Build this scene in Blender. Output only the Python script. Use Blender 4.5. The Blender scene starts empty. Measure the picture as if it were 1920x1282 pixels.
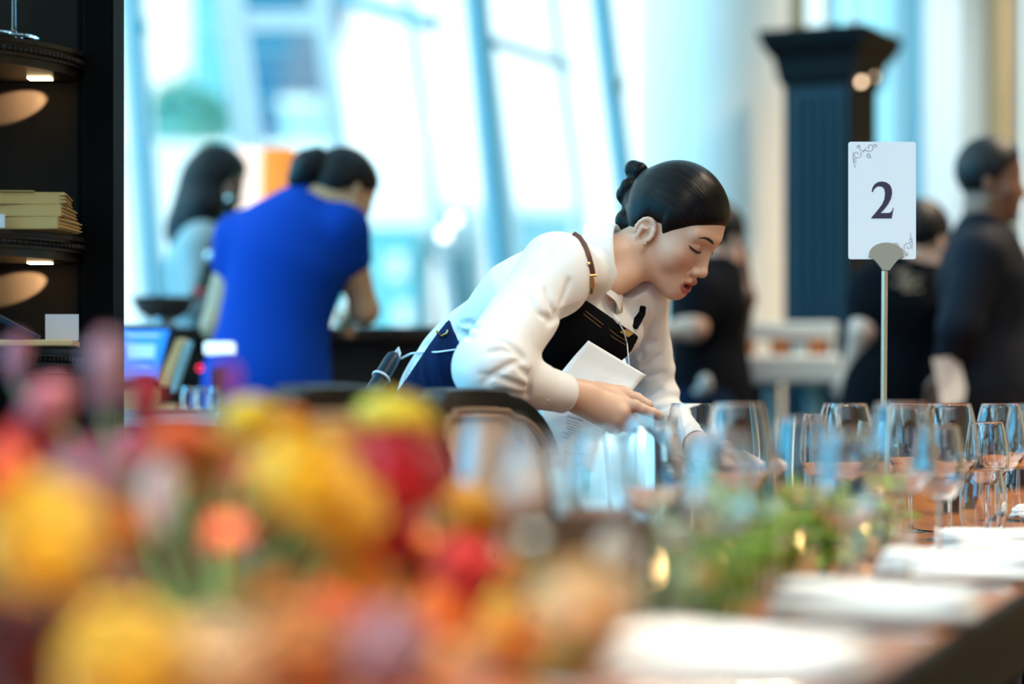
import bpy, math, random
import numpy as np
from mathutils import Vector, Matrix, Euler

random.seed(7)
rng = np.random.default_rng(7)
SC = bpy.context.scene
COL = SC.collection
PI = math.pi

# ------------------------------------------------------------------ camera
FPX = 85.0 / 36.0 * 1920.0          # focal length in pixels
EYE = 0.97                          # lens height above the floor
HOR = 760.0                         # image row of the horizon
cd = bpy.data.cameras.new('camera')
cam = bpy.data.objects.new('camera', cd)
COL.objects.link(cam)
cam.location = (0, 0, EYE)
cam.rotation_euler = (PI / 2, 0, 0)
cd.lens = 85.0
cd.sensor_width = 36.0
cd.shift_y = (HOR - 641.0) / 1920.0
cd.clip_start = 0.05
cd.clip_end = 300
cd.dof.use_dof = True
cd.dof.focus_distance = 4.18
cd.dof.aperture_fstop = 1.4
SC.camera = cam

# ------------------------------------------------------------------ world, exposure
SC.view_settings.view_transform = 'Standard'
SC.view_settings.look = 'None'
SC.view_settings.gamma = 1.0
SC.view_settings.use_curve_mapping = False
SC.view_settings.exposure = 0.62
w = bpy.data.worlds.new('world')
SC.world = w
w.use_nodes = True
nt = w.node_tree
nt.nodes.clear()
out = nt.nodes.new('ShaderNodeOutputWorld')
bg = nt.nodes.new('ShaderNodeBackground')
tc = nt.nodes.new('ShaderNodeTexCoord')
sp = nt.nodes.new('ShaderNodeSeparateXYZ')
rp = nt.nodes.new('ShaderNodeValToRGB')
rp.color_ramp.elements[0].position = 0.0
rp.color_ramp.elements[0].color = (0.85, 0.98, 0.985, 1)
rp.color_ramp.elements[1].position = 0.6
rp.color_ramp.elements[1].color = (0.34, 0.58, 0.70, 1)
nt.links.new(tc.outputs['Generated'], sp.inputs[0])
nt.links.new(sp.outputs['Z'], rp.inputs[0])
nt.links.new(rp.outputs[0], bg.inputs[0])
SKY = 1.35
dt = nt.nodes.new('ShaderNodeVectorMath')       # the sky is brighter on the side of the hidden sun
dt.operation = 'DOT_PRODUCT'
dt.inputs[1].default_value = (-0.95, -0.12, 0.22)
nt.links.new(tc.outputs['Generated'], dt.inputs[0])
prev = dt.outputs['Value']
for op, val in (('MAXIMUM', 0.0), ('POWER', 4.0), ('MULTIPLY', 7.0 * SKY), ('ADD', SKY)):
    mt = nt.nodes.new('ShaderNodeMath')
    mt.operation = op
    mt.inputs[1].default_value = val
    nt.links.new(prev, mt.inputs[0])
    prev = mt.outputs[0]
nt.links.new(prev, bg.inputs[1])
nt.links.new(bg.outputs[0], out.inputs[0])
try:
    SC.cycles.use_denoising = True
    SC.cycles.max_bounces = 10
    SC.cycles.transparent_max_bounces = 24
    SC.cycles.transmission_bounces = 10
    SC.cycles.diffuse_bounces = 4
    SC.cycles.glossy_bounces = 4
    SC.cycles.caustics_reflective = False
    SC.cycles.caustics_refractive = False
    SC.cycles.sample_clamp_indirect = 6.0
except Exception:
    pass


def W(px, py, d):
    """the point of the room seen at column px, row py of the photograph, d metres into the room"""
    return np.array([(px - 960.0) * d / FPX, d, EYE + (HOR - py) * d / FPX])


# ------------------------------------------------------------------ materials
def mat(name, col=(0.8, 0.8, 0.8), rough=0.5, metal=0.0, spec=0.5, emit=None, estr=0.0, noise=None, bump=None,
        trans=0.0, ior=1.45, sheen=0.0, coat=0.0, sss=0.0, attr=None, wave=None):
    m = bpy.data.materials.new(name)
    m.use_nodes = True
    n = m.node_tree
    b = n.nodes['Principled BSDF']
    b.inputs['Base Color'].default_value = (*col, 1)
    b.inputs['Roughness'].default_value = rough
    b.inputs['Metallic'].default_value = metal
    b.inputs['Specular IOR Level'].default_value = spec
    b.inputs['IOR'].default_value = ior
    b.inputs['Transmission Weight'].default_value = trans
    b.inputs['Sheen Weight'].default_value = sheen
    b.inputs['Coat Weight'].default_value = coat
    if sss:
        b.inputs['Subsurface Weight'].default_value = sss
        b.inputs['Subsurface Radius'].default_value = (0.012, 0.005, 0.003)
        b.inputs['Subsurface Scale'].default_value = 1.0
    if emit:
        b.inputs['Emission Color'].default_value = (*emit, 1)
        b.inputs['Emission Strength'].default_value = estr
    t = n.nodes.new('ShaderNodeTexCoord')
    if noise:                       # (second colour, scale, (sx,sy,sz) stretch)
        c2, sc, st = noise
        mp = n.nodes.new('ShaderNodeMapping')
        mp.inputs['Scale'].default_value = st
        nz = n.nodes.new('ShaderNodeTexNoise')
        nz.inputs['Scale'].default_value = sc
        nz.inputs['Detail'].default_value = 4
        r = n.nodes.new('ShaderNodeValToRGB')
        r.color_ramp.elements[0].position = 0.35
        r.color_ramp.elements[1].position = 0.65
        r.color_ramp.elements[0].color = (*col, 1)
        r.color_ramp.elements[1].color = (*c2, 1)
        n.links.new(t.outputs['Object'], mp.inputs[0])
        n.links.new(mp.outputs[0], nz.inputs[0])
        n.links.new(nz.outputs['Fac'], r.inputs[0])
        n.links.new(r.outputs[0], b.inputs['Base Color'])
    if attr:
        a = n.nodes.new('ShaderNodeAttribute')
        a.attribute_name = attr
        n.links.new(a.outputs['Color'], b.inputs['Base Color'])
    if bump:                        # (scale, strength, distance, stretch)
        mp = n.nodes.new('ShaderNodeMapping')
        mp.inputs['Scale'].default_value = bump[3]
        if wave:
            nz = n.nodes.new('ShaderNodeTexWave')
            nz.inputs['Scale'].default_value = bump[0]
            nz.bands_direction = wave
        else:
            nz = n.nodes.new('ShaderNodeTexNoise')
            nz.inputs['Scale'].default_value = bump[0]
            nz.inputs['Detail'].default_value = 3
        bp = n.nodes.new('ShaderNodeBump')
        bp.inputs['Strength'].default_value = bump[1]
        bp.inputs['Distance'].default_value = bump[2]
        n.links.new(t.outputs['Object'], mp.inputs[0])
        n.links.new(mp.outputs[0], nz.inputs[0])
        n.links.new(nz.outputs['Fac'], bp.inputs['Height'])
        n.links.new(bp.outputs[0], b.inputs['Normal'])
    return m


def pane_mat(name, tint=(0.93, 0.98, 0.99), refl=0.06):
    m = bpy.data.materials.new(name)
    m.use_nodes = True
    n = m.node_tree
    n.nodes.clear()
    o = n.nodes.new('ShaderNodeOutputMaterial')
    tr = n.nodes.new('ShaderNodeBsdfTransparent')
    tr.inputs[0].default_value = (*tint, 1)
    gl = n.nodes.new('ShaderNodeBsdfGlossy')
    gl.inputs['Roughness'].default_value = 0.02
    mx = n.nodes.new('ShaderNodeMixShader')
    mx.inputs[0].default_value = refl
    n.links.new(tr.outputs[0], mx.inputs[1])
    n.links.new(gl.outputs[0], mx.inputs[2])
    n.links.new(mx.outputs[0], o.inputs[0])
    return m


def lin(r, g, b):
    f = lambda c: ((c / 255.0) / 12.92) if c <= 10 else (((c / 255.0) + 0.055) / 1.055) ** 2.4
    return (f(r), f(g), f(b))


# ------------------------------------------------------------------ objects and meshes
def wloc(o):
    v = np.zeros(3)
    while o is not None:
        v += np.array(o.location)
        o = o.parent
    return v


def make(name, verts, faces, material=None, parent=None, smooth=True, org=None):
    """link one mesh object; verts are in room coordinates, its origin is org (or its parent's)"""
    verts = np.asarray(verts, np.float64).reshape(-1, 3)
    base = wloc(parent) if parent is not None else np.zeros(3)
    o_loc = np.zeros(3) if org is None else np.asarray(org, float) - base
    v = (verts - base - o_loc).astype(np.float32)
    me = bpy.data.meshes.new(name)
    if isinstance(faces, np.ndarray):
        nf, k = faces.shape
        me.vertices.add(len(v))
        me.vertices.foreach_set('co', v.ravel())
        me.loops.add(nf * k)
        me.loops.foreach_set('vertex_index', faces.astype(np.int32).ravel())
        me.polygons.add(nf)
        me.polygons.foreach_set('loop_start', np.arange(0, nf * k, k, dtype=np.int32))
        me.polygons.foreach_set('loop_total', np.full(nf, k, dtype=np.int32))
        me.update(calc_edges=True)
        me.validate()
    else:
        me.from_pydata([tuple(map(float, q)) for q in v], [], [tuple(f) for f in faces])
        me.update()
    me.polygons.foreach_set('use_smooth', np.full(len(me.polygons), bool(smooth)))
    if material is not None:
        me.materials.append(material)
    o = bpy.data.objects.new(name, me)
    COL.objects.link(o)
    o.location = tuple(o_loc)
    if parent is not None:
        o.parent = parent
    return o


def tag(o, label=None, cat=None, group=None, kind=None):
    if label:
        o['label'] = label
    if cat:
        o['category'] = cat
    if group:
        o['group'] = group
    if kind:
        o['kind'] = kind
    return o


def thing(name, loc, label, cat, group=None, rz=0.0):
    o = bpy.data.objects.new(name, None)
    o.empty_display_size = 0.05
    COL.objects.link(o)
    o.location = tuple(float(q) for q in loc)
    o.rotation_euler = (0, 0, rz)
    return tag(o, label, cat, group)


def dup(root, loc, rz=0.0, label=None, group=None, scale=None):
    r = root.copy()
    COL.objects.link(r)
    r.location = tuple(float(q) for q in loc)
    r.rotation_euler = (0, 0, rz)
    if scale:
        r.scale = (scale,) * 3
    if label:
        r['label'] = label
    if group:
        r['group'] = group
    for ch in list(root.children):
        c = ch.copy()
        COL.objects.link(c)
        c.parent = r
        for g in list(ch.children):
            d = g.copy()
            COL.objects.link(d)
            d.parent = c
    return r


def mods(o, bevel=0, seg=2, sub=0, solid=0, off=0.0, wn=False):
    if solid:
        m = o.modifiers.new('solid', 'SOLIDIFY')
        m.thickness = solid
        m.offset = off
    if bevel:
        m = o.modifiers.new('bevel', 'BEVEL')
        m.width = bevel
        m.segments = seg
        m.limit_method = 'ANGLE'
        m.angle_limit = math.radians(40)
    if sub:
        m = o.modifiers.new('sub', 'SUBSURF')
        m.levels = sub
        m.render_levels = sub
    return o


def unit(v):
    v = np.asarray(v, float)
    return v / (np.linalg.norm(v) + 1e-12)


def frame_of(t):
    t = unit(t)
    a = np.array([0, 0, 1.0]) if abs(t[2]) < 0.9 else np.array([1.0, 0, 0])
    u = unit(np.cross(a, t))
    return u, np.cross(t, u)


class MB:
    """collects shapes; build() links them as ONE mesh object"""

    def __init__(s):
        s.v = []
        s.f = []

    def add(s, v, f):
        n = len(s.v)
        s.v.extend([tuple(map(float, q)) for q in v])
        s.f.extend([tuple(int(i) + n for i in q) for q in f])
        return s

    def box(s, c, size, rz=0.0, R=None):
        c = np.asarray(c, float)
        h = np.asarray(size, float) / 2
        q = np.array([[x, y, z] for x in (-1, 1) for y in (-1, 1) for z in (-1, 1)]) * h
        if R is None:
            R = np.array([[math.cos(rz), -math.sin(rz), 0], [math.sin(rz), math.cos(rz), 0], [0, 0, 1]])
        return s.add(q @ np.asarray(R).T + c, [(0, 1, 3, 2), (4, 6, 7, 5), (0, 4, 5, 1), (2, 3, 7, 6), (0, 2, 6, 4), (1, 5, 7, 3)])

    def hexa(s, bot, top):
        """bottom ring and top ring of n points each"""
        n = len(bot)
        return s.add(list(bot) + list(top), [tuple(range(n - 1, -1, -1)), tuple(range(n, 2 * n))] +
                     [(i, (i + 1) % n, n + (i + 1) % n, n + i) for i in range(n)])

    def tube(s, pts, r, n=10, cap=True, flat=None):
        pts = [np.asarray(p, float) for p in pts]
        m = len(pts)
        rs = [r] * m if np.isscalar(r) else list(r)
        vs = []
        u = None
        for i in range(m):
            t = unit(pts[min(i + 1, m - 1)] - pts[max(i - 1, 0)])
            if u is None:
                u, b = frame_of(t)
            else:
                u = unit(u - np.dot(u, t) * t)
                b = np.cross(t, u)
            for k in range(n):
                a = 2 * PI * k / n
                ca, sa = math.cos(a), math.sin(a)
                off = u * ca + b * sa
                if flat is not None:
                    fn, fs = flat
                    fn = unit(fn)
                    off = off - fn * np.dot(off, fn) * (1 - fs)
                vs.append(pts[i] + off * rs[i])
        fs = []
        for i in range(m - 1):
            for k in range(n):
                a, b2 = i * n + k, i * n + (k + 1) % n
                fs.append((a, b2, b2 + n, a + n))
        if cap:
            fs.append(tuple(range(n - 1, -1, -1)))
            fs.append(tuple(range((m - 1) * n, m * n)))
        return s.add(vs, fs)

    def lathe(s, prof, c=(0, 0, 0), n=32, axis=None, closed=False, sx=1.0, sy=1.0):
        """prof: (radius, height) pairs, bottom to top"""
        c = np.asarray(c, float)
        if axis is None:
            u, b, t = np.array([1.0, 0, 0]), np.array([0, 1.0, 0]), np.array([0, 0, 1.0])
        else:
            t = unit(axis)
            u, b = frame_of(t)
        vs, idx = [], []
        for (r, h) in prof:
            if r < 1e-6:
                idx.append([len(vs)] * n)
                vs.append(c + t * h)
            else:
                st = len(vs)
                for k in range(n):
                    a = 2 * PI * k / n
                    vs.append(c + (u * math.cos(a) * sx + b * math.sin(a) * sy) * r + t * h)
                idx.append(list(range(st, st + n)))
        fs = []
        for i in range(len(prof) - 1):
            for k in range(n):
                q = [idx[i][k], idx[i][(k + 1) % n], idx[i + 1][(k + 1) % n], idx[i + 1][k]]
                d = []
                for x in q:
                    if x not in d:
                        d.append(x)
                if len(d) > 2:
                    fs.append(tuple(d))
        return s.add(vs, fs)

    def ball(s, c, r, nu=12, nv=8, R=None):
        r = np.array([r, r, r]) if np.isscalar(r) else np.asarray(r, float)
        vs, fs = [], []
        for j in range(nv + 1):
            ph = PI * j / nv
            for i in range(nu):
                th = 2 * PI * i / nu
                vs.append([math.sin(ph) * math.cos(th), math.sin(ph) * math.sin(th), math.cos(ph)])
        vs = np.array(vs) * r
        if R is not None:
            vs = vs @ np.asarray(R).T
        for j in range(nv):
            for i in range(nu):
                a, b = j * nu + i, j * nu + (i + 1) % nu
                fs.append((a, a + nu, b + nu, b))
        return s.add(vs + np.asarray(c, float), fs)

    def grid(s, P):
        """P[i][j] points"""
        P = np.asarray(P, float)
        a, b = P.shape[:2]
        return s.add(P.reshape(-1, 3), [(i * b + j, (i + 1) * b + j, (i + 1) * b + j + 1, i * b + j + 1) for i in range(a - 1) for j in range(b - 1)])

    def prism(s, poly, z0, z1):
        n = len(poly)
        return s.hexa([(x, y, z0) for x, y in poly], [(x, y, z1) for x, y in poly])

    def build(s, name, material=None, parent=None, smooth=True, org=None, bevel=0, seg=2, sub=0, solid=0, off=0.0):
        o = make(name, s.v, s.f, material, parent, smooth, org)
        if smooth and not sub:
            try:
                o.data.set_sharp_from_angle(angle=math.radians(42))
            except Exception:
                pass
        return mods(o, bevel, seg, sub, solid, off)


# ------------------------------------------------------------------ modelling figures as blended volumes
def cap_fn(a, b, ra, rb=None, n=None, s=1.0):
    a = np.asarray(a, np.float32)
    b = np.asarray(b, np.float32)
    rb = ra if rb is None else rb
    ab = b - a
    L = max(float(ab @ ab), 1e-9)
    if n is not None:
        n = unit(n).astype(np.float32)

    def f(P):
        q = P - a
        if n is not None:
            ax = ab - n * (ab @ n)
            Lx = max(float(ax @ ax), 1e-9)
            t = np.clip((q @ ax) / Lx, 0, 1)
            e = q - t[..., None] * ab
            c = e @ n
            e = e + (1.0 / s - 1.0) * c[..., None] * n
            r = ra + (rb - ra) * t
            dd = np.sqrt((e * e).sum(-1)) - r
            return dd * (s if s < 1 else 1.0)
        t = np.clip((q @ ab) / L, 0, 1)
        e = q - t[..., None] * ab
        return np.sqrt((e * e).sum(-1)) - (ra + (rb - ra) * t)
    R = max(ra, rb) * max(1.0, s)
    return f, np.minimum(a, b) - R, np.maximum(a, b) + R


def ell_fn(c, r, M=None):
    c = np.asarray(c, np.float32)
    r = np.asarray(r, np.float32)
    M = np.eye(3, dtype=np.float32) if M is None else np.asarray(M, np.float32)

    def f(P):
        q = (P - c) @ M
        k0 = np.sqrt(((q / r) ** 2).sum(-1))
        k1 = np.sqrt(((q / (r * r)) ** 2).sum(-1)) + 1e-9
        return k0 * (k0 - 1.0) / k1
    R = float(r.max())
    return f, c - R, c + R


def smin(a, b, k):
    h = np.clip(0.5 + 0.5 * (b - a) / k, 0, 1)
    return b + (a - b) * h - k * h * (1 - h)


def axis_of(lo, hi, coarse, fine=()):
    """grid coordinates from lo to hi, finer inside the given (a, b, step) spans"""
    x, out_ = lo, []
    while x < hi:
        out_.append(x)
        st = coarse
        for a, b, f in fine:
            if a <= x < b:
                st = min(st, f)
            elif x < a < x + st:
                st = min(st, max(a - x, f))
        x += st
    out_.append(hi)
    return np.array(out_, np.float32)


class Field:
    def __init__(s, xs, ys, zs):
        s.ax = [np.asarray(q, np.float32) for q in (xs, ys, zs)]
        s.D = np.full([len(q) for q in s.ax], 0.6, np.float32)

    def sl(s, lo, hi, m):
        return tuple(slice(max(0, int(np.searchsorted(a, l - m)) - 1), min(len(a), int(np.searchsorted(a, h + m)) + 1)) for a, l, h in zip(s.ax, lo, hi))

    def P(s, sl):
        X, Y, Z = np.meshgrid(s.ax[0][sl[0]], s.ax[1][sl[1]], s.ax[2][sl[2]], indexing='ij')
        return np.stack([X, Y, Z], -1)

    def op(s, prim, k=0.01, mode='add', m=0.03):
        f, lo, hi = prim
        sl = s.sl(lo, hi, m + k)
        if any(q.stop - q.start < 1 for q in sl):
            return s
        d = f(s.P(sl)).astype(np.float32)
        D = s.D[sl]
        if mode == 'add':
            s.D[sl] = smin(D, d, k)
        elif mode == 'sub':
            s.D[sl] = -smin(-D, d, k)
        elif mode == 'int':
            s.D[sl] = -smin(-D, -d, k)
        return s

    def cap(s, a, b, ra, rb=None, k=0.02, n=None, sq=1.0, mode='add'):
        return s.op(cap_fn(a, b, ra, rb, n, sq), k, mode)

    def ell(s, c, r, M=None, k=0.02, mode='add'):
        return s.op(ell_fn(c, r, M), k, mode)

    def all(s):
        return s.P((slice(None),) * 3)

    def mesh(s):
        return nets(s.D, *s.ax)


def nets(D, xs, ys, zs):
    """quads of the zero surface of D on a rectilinear grid"""
    S = D < 0
    n = np.array(D.shape) - 1
    cnt = np.zeros(n, np.int8)
    for i in (0, 1):
        for j in (0, 1):
            for k in (0, 1):
                cnt += S[i:i + n[0], j:j + n[1], k:k + n[2]]
    act = (cnt > 0) & (cnt < 8)
    I = np.argwhere(act)
    idx = np.full(n, -1, np.int32)
    idx[tuple(I.T)] = np.arange(len(I))
    pos = np.zeros((len(I), 3))
    num = np.zeros(len(I))
    for ax in range(3):
        o1, o2 = [q for q in range(3) if q != ax]
        for a in (0, 1):
            for b in (0, 1):
                p0 = I.copy()
                p0[:, o1] += a
                p0[:, o2] += b
                p1 = p0.copy()
                p1[:, ax] += 1
                d0, d1 = D[tuple(p0.T)], D[tuple(p1.T)]
                c = (d0 < 0) != (d1 < 0)
                t = np.where(c, d0 / np.where(c, d0 - d1, 1), 0)
                q = np.zeros((len(I), 3))
                q[:, o1] = a
                q[:, o2] = b
                q[:, ax] = t
                pos += np.where(c[:, None], q, 0)
                num += c
    pos = I + pos / np.maximum(num, 1)[:, None]
    V = np.stack([np.interp(pos[:, i], np.arange(len(a)), a) for i, a in enumerate((xs, ys, zs))], 1)
    F = []
    for ax in range(3):
        o1, o2 = (ax + 1) % 3, (ax + 2) % 3
        sa = [slice(None)] * 3
        sb = [slice(None)] * 3
        sa[ax] = slice(0, -1)
        sb[ax] = slice(1, None)
        for o in (o1, o2):
            sa[o] = slice(1, -1)
            sb[o] = slice(1, -1)
        A, B = S[tuple(sa)], S[tuple(sb)]
        E = np.argwhere(A != B)
        if not len(E):
            continue
        inside0 = A[tuple(E.T)]
        E = E.copy()
        E[:, o1] += 1
        E[:, o2] += 1
        q = []
        for (a, b) in ((-1, -1), (0, -1), (0, 0), (-1, 0)):
            c = E.copy()
            c[:, o1] += a
            c[:, o2] += b
            q.append(idx[tuple(c.T)])
        Q = np.stack(q, 1)
        Q[~inside0] = Q[~inside0][:, ::-1]
        F.append(Q)
    F = np.concatenate(F) if F else np.zeros((0, 4), np.int32)
    F = F[(F >= 0).all(1)]
    return V, F


def relax(V, F, it=1, lam=0.5):
    E = np.concatenate([F[:, [0, 1]], F[:, [1, 2]], F[:, [2, 3]], F[:, [3, 0]]])
    for _ in range(it):
        A = np.zeros_like(V)
        c = np.zeros(len(V))
        np.add.at(A, E[:, 0], V[E[:, 1]])
        np.add.at(c, E[:, 0], 1)
        np.add.at(A, E[:, 1], V[E[:, 0]])
        np.add.at(c, E[:, 1], 1)
        V = V + lam * (A / np.maximum(c, 1)[:, None] - V)
    return V


def paint(o, name, rgb):
    a = o.data.color_attributes.new(name, 'FLOAT_COLOR', 'POINT')
    c = np.ones((len(rgb), 4), np.float32)
    c[:, :3] = rgb
    a.data.foreach_set('color', c.ravel())


def sdf_obj(F, name, material, parent=None, org=None, it=1):
    V, Q = F.mesh()
    if it:
        V = relax(V, Q, it)
    return make(name, V, Q, material, parent, True, org), V
# ------------------------------------------------------------------ the room
M_WHITE = mat('white_paint', (0.78, 0.80, 0.80), 0.5, bump=(30, 0.05, 0.002, (1, 1, 1)))
M_FRAME = mat('white_window_frame', (0.93, 0.95, 0.95), 0.4)
M_CYAN = mat('teal_gasket', (0.02, 0.36, 0.46), 0.35)
M_STEEL = mat('grey_blue_steel', (0.20, 0.42, 0.50), 0.35)
M_GREIGE = mat('warm_grey_steel', (0.34, 0.33, 0.31), 0.4)
M_FLOOR = mat('dark_polished_floor', (0.018, 0.022, 0.028), 0.22, noise=((0.035, 0.032, 0.030), 5, (1, 1, 1)))
M_CEIL = mat('ceiling_plaster', (0.55, 0.52, 0.47), 0.8)
M_TANW = mat('tan_wall', (0.52, 0.30, 0.13), 0.6, noise=((0.60, 0.36, 0.17), 3, (1, 1, 0.3)))
M_BEIGE = mat('beige_wall', (0.30, 0.20, 0.10), 0.7)
M_CREAMC = mat('cream_column_plaster', (0.90, 0.90, 0.85), 0.55)
M_PALE = mat('pale_wall', (0.78, 0.86, 0.84), 0.6)
M_PANE = pane_mat('window_glass')
M_BACKW = mat('brown_black_panel', (0.016, 0.011, 0.008), 0.6, spec=0.05, noise=((0.024, 0.015, 0.010), 14, (1, 1, 0.08)))
M_PANEB = pane_mat('blue_tinted_glass', (0.06, 0.30, 0.75))  # unseen rear pane, tinted to put blue streaks in the glasses
M_PANEL = pane_mat('pale_blue_glass', (0.32, 0.76, 0.96))  # left panes, out of view, tinted to send in blue light
M_WALNUT = mat('walnut_panelling', (0.10, 0.05, 0.025), 0.5, noise=((0.14, 0.07, 0.035), 4, (4, 1, 0.4)))
M_BLACKW = mat('black_lacquered_wood', (0.003, 0.0028, 0.003), 0.6, spec=0.03, noise=((0.005, 0.004, 0.0035), 14, (1, 1, 0.08)))
M_DKWOOD = mat('dark_brown_wood', (0.014, 0.007, 0.005), 0.45, spec=0.2, noise=((0.040, 0.020, 0.013), 10, (0.2, 1, 1)))
M_BRIGHT = mat('warm_lamp_glow', (1, 0.9, 0.75), 0.5, emit=(1.0, 0.72, 0.42), estr=14.0)

YW = 11.0                              # distance of the window wall


def wx(px, d=YW):
    return (px - 960.0) * d / FPX


ZC = 4.4


def structure(b, name, m, **k):
    return tag(b.build(name, m, None, **k), kind='structure')


b = MB(); b.box((-0.5, 4.0, -0.05), (13, 16.4, 0.1)); structure(b, 'floor', M_FLOOR, smooth=False)
# ceiling, out of view: roof glazing added for cool top light, solid at right
XR0, XR1, YR0, YR1 = -6.9, 2.6, -4.0, 11.2
b = MB(); b.box((4.3, 4.0, ZC + 0.05), (3.4, 16.4, 0.1)); structure(b, 'ceiling', M_CEIL, smooth=False)
b = MB()
for x in np.linspace(XR0, XR1, 5):
    b.box((x, 3.6, ZC + 0.10), (0.16, YR1 - YR0 + 0.2, 0.20))
for y in np.linspace(YR0, YR1, 7):
    b.box(((XR0 + XR1) / 2, y, ZC + 0.10), (XR1 - XR0, 0.14, 0.20))
structure(b, 'trim_9', M_WHITE, smooth=False)
for i in range(4):
    for j in range(6):
        xa, xb = np.linspace(XR0, XR1, 5)[i:i + 2]
        ya, yb = np.linspace(YR0, YR1, 7)[j:j + 2]
        b = MB(); b.box(((xa + xb) / 2, (ya + yb) / 2, ZC + 0.16), (xb - xa - 0.14, yb - ya - 0.12, 0.012))
        structure(b, 'window_%d' % (60 + i * 6 + j), M_PANE, smooth=False)
b = MB(); b.box((6.1, 4.0, ZC / 2), (0.2, 16.4, ZC)); structure(b, 'wall_right', M_TANW, smooth=False)

# left wall and rear wall: tall windows between white piers
for nm, ax, fixed, lo, hi, npan in (('left', 1, -6.95, -4.1, 12.1, 8), ('rear', 0, -4.1, -6.9, 6.0, 6)):
    st = (hi - lo) / npan
    b = MB()
    for i in range(npan + 1):
        c = [0, 0, ZC / 2]
        c[1 - ax] = fixed
        c[ax] = lo + i * st
        sz = [0.16, 0.16, ZC]
        sz[ax] = 0.34
        b.box(c, sz)
    for z, h in ((0.2, 0.4), (ZC - 0.2, 0.4)):
        c = [0, 0, z]
        c[1 - ax] = fixed
        c[ax] = (lo + hi) / 2
        sz = [0.14, 0.14, h]
        sz[ax] = hi - lo
        b.box(c, sz)
    if nm == 'rear':
        for i in (0, 3):  # unseen bays closed off to cut the light from behind the lens
            b.box((lo + (i + 0.5) * st, fixed, ZC / 2), (st, 0.10, ZC))
    structure(b, 'wall_' + nm, M_WHITE if nm == 'left' else M_WALNUT, smooth=False)
    for i in range(npan):
        if nm == 'rear' and i in (0, 3):
            continue
        c = [0, 0, ZC / 2]
        c[1 - ax] = fixed
        c[ax] = lo + (i + 0.5) * st
        r = thing('window_%d' % (i + (20 if ax else 40)), (c[0], c[1], 0.4), None, None)
        tag(r, kind='structure')
        sz = [0.008, 0.008, ZC - 0.8]
        sz[ax] = st - 0.34
        b = MB(); b.box(c, sz); b.build('pane', M_PANEL if ax else (M_PANE if i != 4 else M_PANEB), r, smooth=False)
        b = MB()
        sz = [0.05, 0.05, 0.05]
        sz[ax] = st - 0.34
        for z in (0.43, 1.5, ZC - 0.43):
            b.box((c[0], c[1], z), sz)
        b.build('frame', M_FRAME, r, smooth=False)

# front: leaning glass wall. Each bay between two mullions is a window of its own
def lean(px, k=0.133):
    """the foot (z=0) and head (z=ZC) of a mullion that crosses column px at the top of the picture"""
    x0 = wx(px)
    z0 = EYE + HOR * YW / FPX
    return np.array([x0 + z0 * k, YW, 0.0]), np.array([x0 - (ZC - z0) * k, YW, ZC])


def post(b, px, wd, dep=0.10, k=0.133, y=0.0):
    f, h = lean(px, k)
    q = [(-wd / 2, -dep / 2), (wd / 2, -dep / 2), (wd / 2, dep / 2), (-wd / 2, dep / 2)]
    b.hexa([f + np.array([a, c + y, 0]) for a, c in q], [h + np.array([a, c + y, 0]) for a, c in q])


mulls = [(-1500, 0.12), (-1000, 0.12), (-560, 0.12), (-180, 0.12), (245, 0.115), (430, 0.125), (600, 0.082), (766, 0.045), (905, 0.05), (1035, 0.05), (1135, 0.05), (1260, 0.06)]
for i in range(len(mulls) - 1):
    (pa, wa), (pb, wb) = mulls[i], mulls[i + 1]
    r = thing('window_%d' % (i + 1), lean(pa)[0], None, None)
    tag(r, kind='structure')
    b = MB()
    post(b, pa, wa, k=0.075 if pa == 245 else 0.133)
    fa, ha = lean(pa)
    fb, hb = lean(pb)
    def rail(z, h, dep=0.08):
        t0, t1 = (z - h / 2) / ZC, (z + h / 2) / ZC
        P = [fa + (ha - fa) * t0, fb + (hb - fb) * t0, fb + (hb - fb) * t1, fa + (ha - fa) * t1]
        b.hexa([p + np.array([0, -dep / 2, 0]) for p in P], [p + np.array([0, dep / 2, 0]) for p in P])
    rail(0.06, 0.12)
    rail(ZC - 0.06, 0.12)
    if pa == 430:
        rail(2.72, 0.085)
    b.build('frame', M_FRAME, r, smooth=False)
    b = MB()
    b.add([fa, fb, hb, ha], [(0, 1, 2, 3)])
    b.build('pane', M_PANE, r, smooth=False)
    if pa == 245:
        b = MB()
        f, h = lean(259, 0.078)
        q = [(-0.02, -0.10), (0.02, -0.10), (0.02, 0.05), (-0.02, 0.05)]
        b.hexa([f + np.array([a, c, 0]) for a, c in q], [h + np.array([a, c, 0]) for a, c in q])
        b.box((wx(268), YW - 0.07, EYE + 705 * YW / FPX), (0.07, 0.05, 0.05))
        b.build('gasket', M_CYAN, r, smooth=False)

# leaning round steel posts inside the glass, with struts to it
YT = 9.6
for i, (p0, p1, rad) in enumerate((((893, 0), (940, 480), 0.050), ((1127, 0), (1164, 300), 0.044))):
    a, c = W(p0[0], p0[1], YT), W(p1[0], p1[1], YT)
    d = (a - c) / (a[2] - c[2])
    b = MB()
    b.tube([c - d * c[2], c + d * (ZC - c[2])], rad, 28)
    o = structure(b, 'column', M_STEEL)
    tag(o, label=['leaning grey-blue steel post left of the waitress', 'leaning grey-blue steel post behind the waitress\'s bun'][i])
for i, (p0, p1) in enumerate((((640, -4, 10.6), (815, 46, 10.2)), ((925, 78, 9.6), (1066, 124, 10.6)))):
    b = MB()
    b.tube([W(*p0), W(*p1)], 0.022 if i else 0.030, 14)
    o = structure(b, 'beam', M_STEEL)
    tag(o, label=['grey steel strut high on the glass, left of both leaning posts', 'grey steel strut between the two leaning posts'][i])
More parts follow.
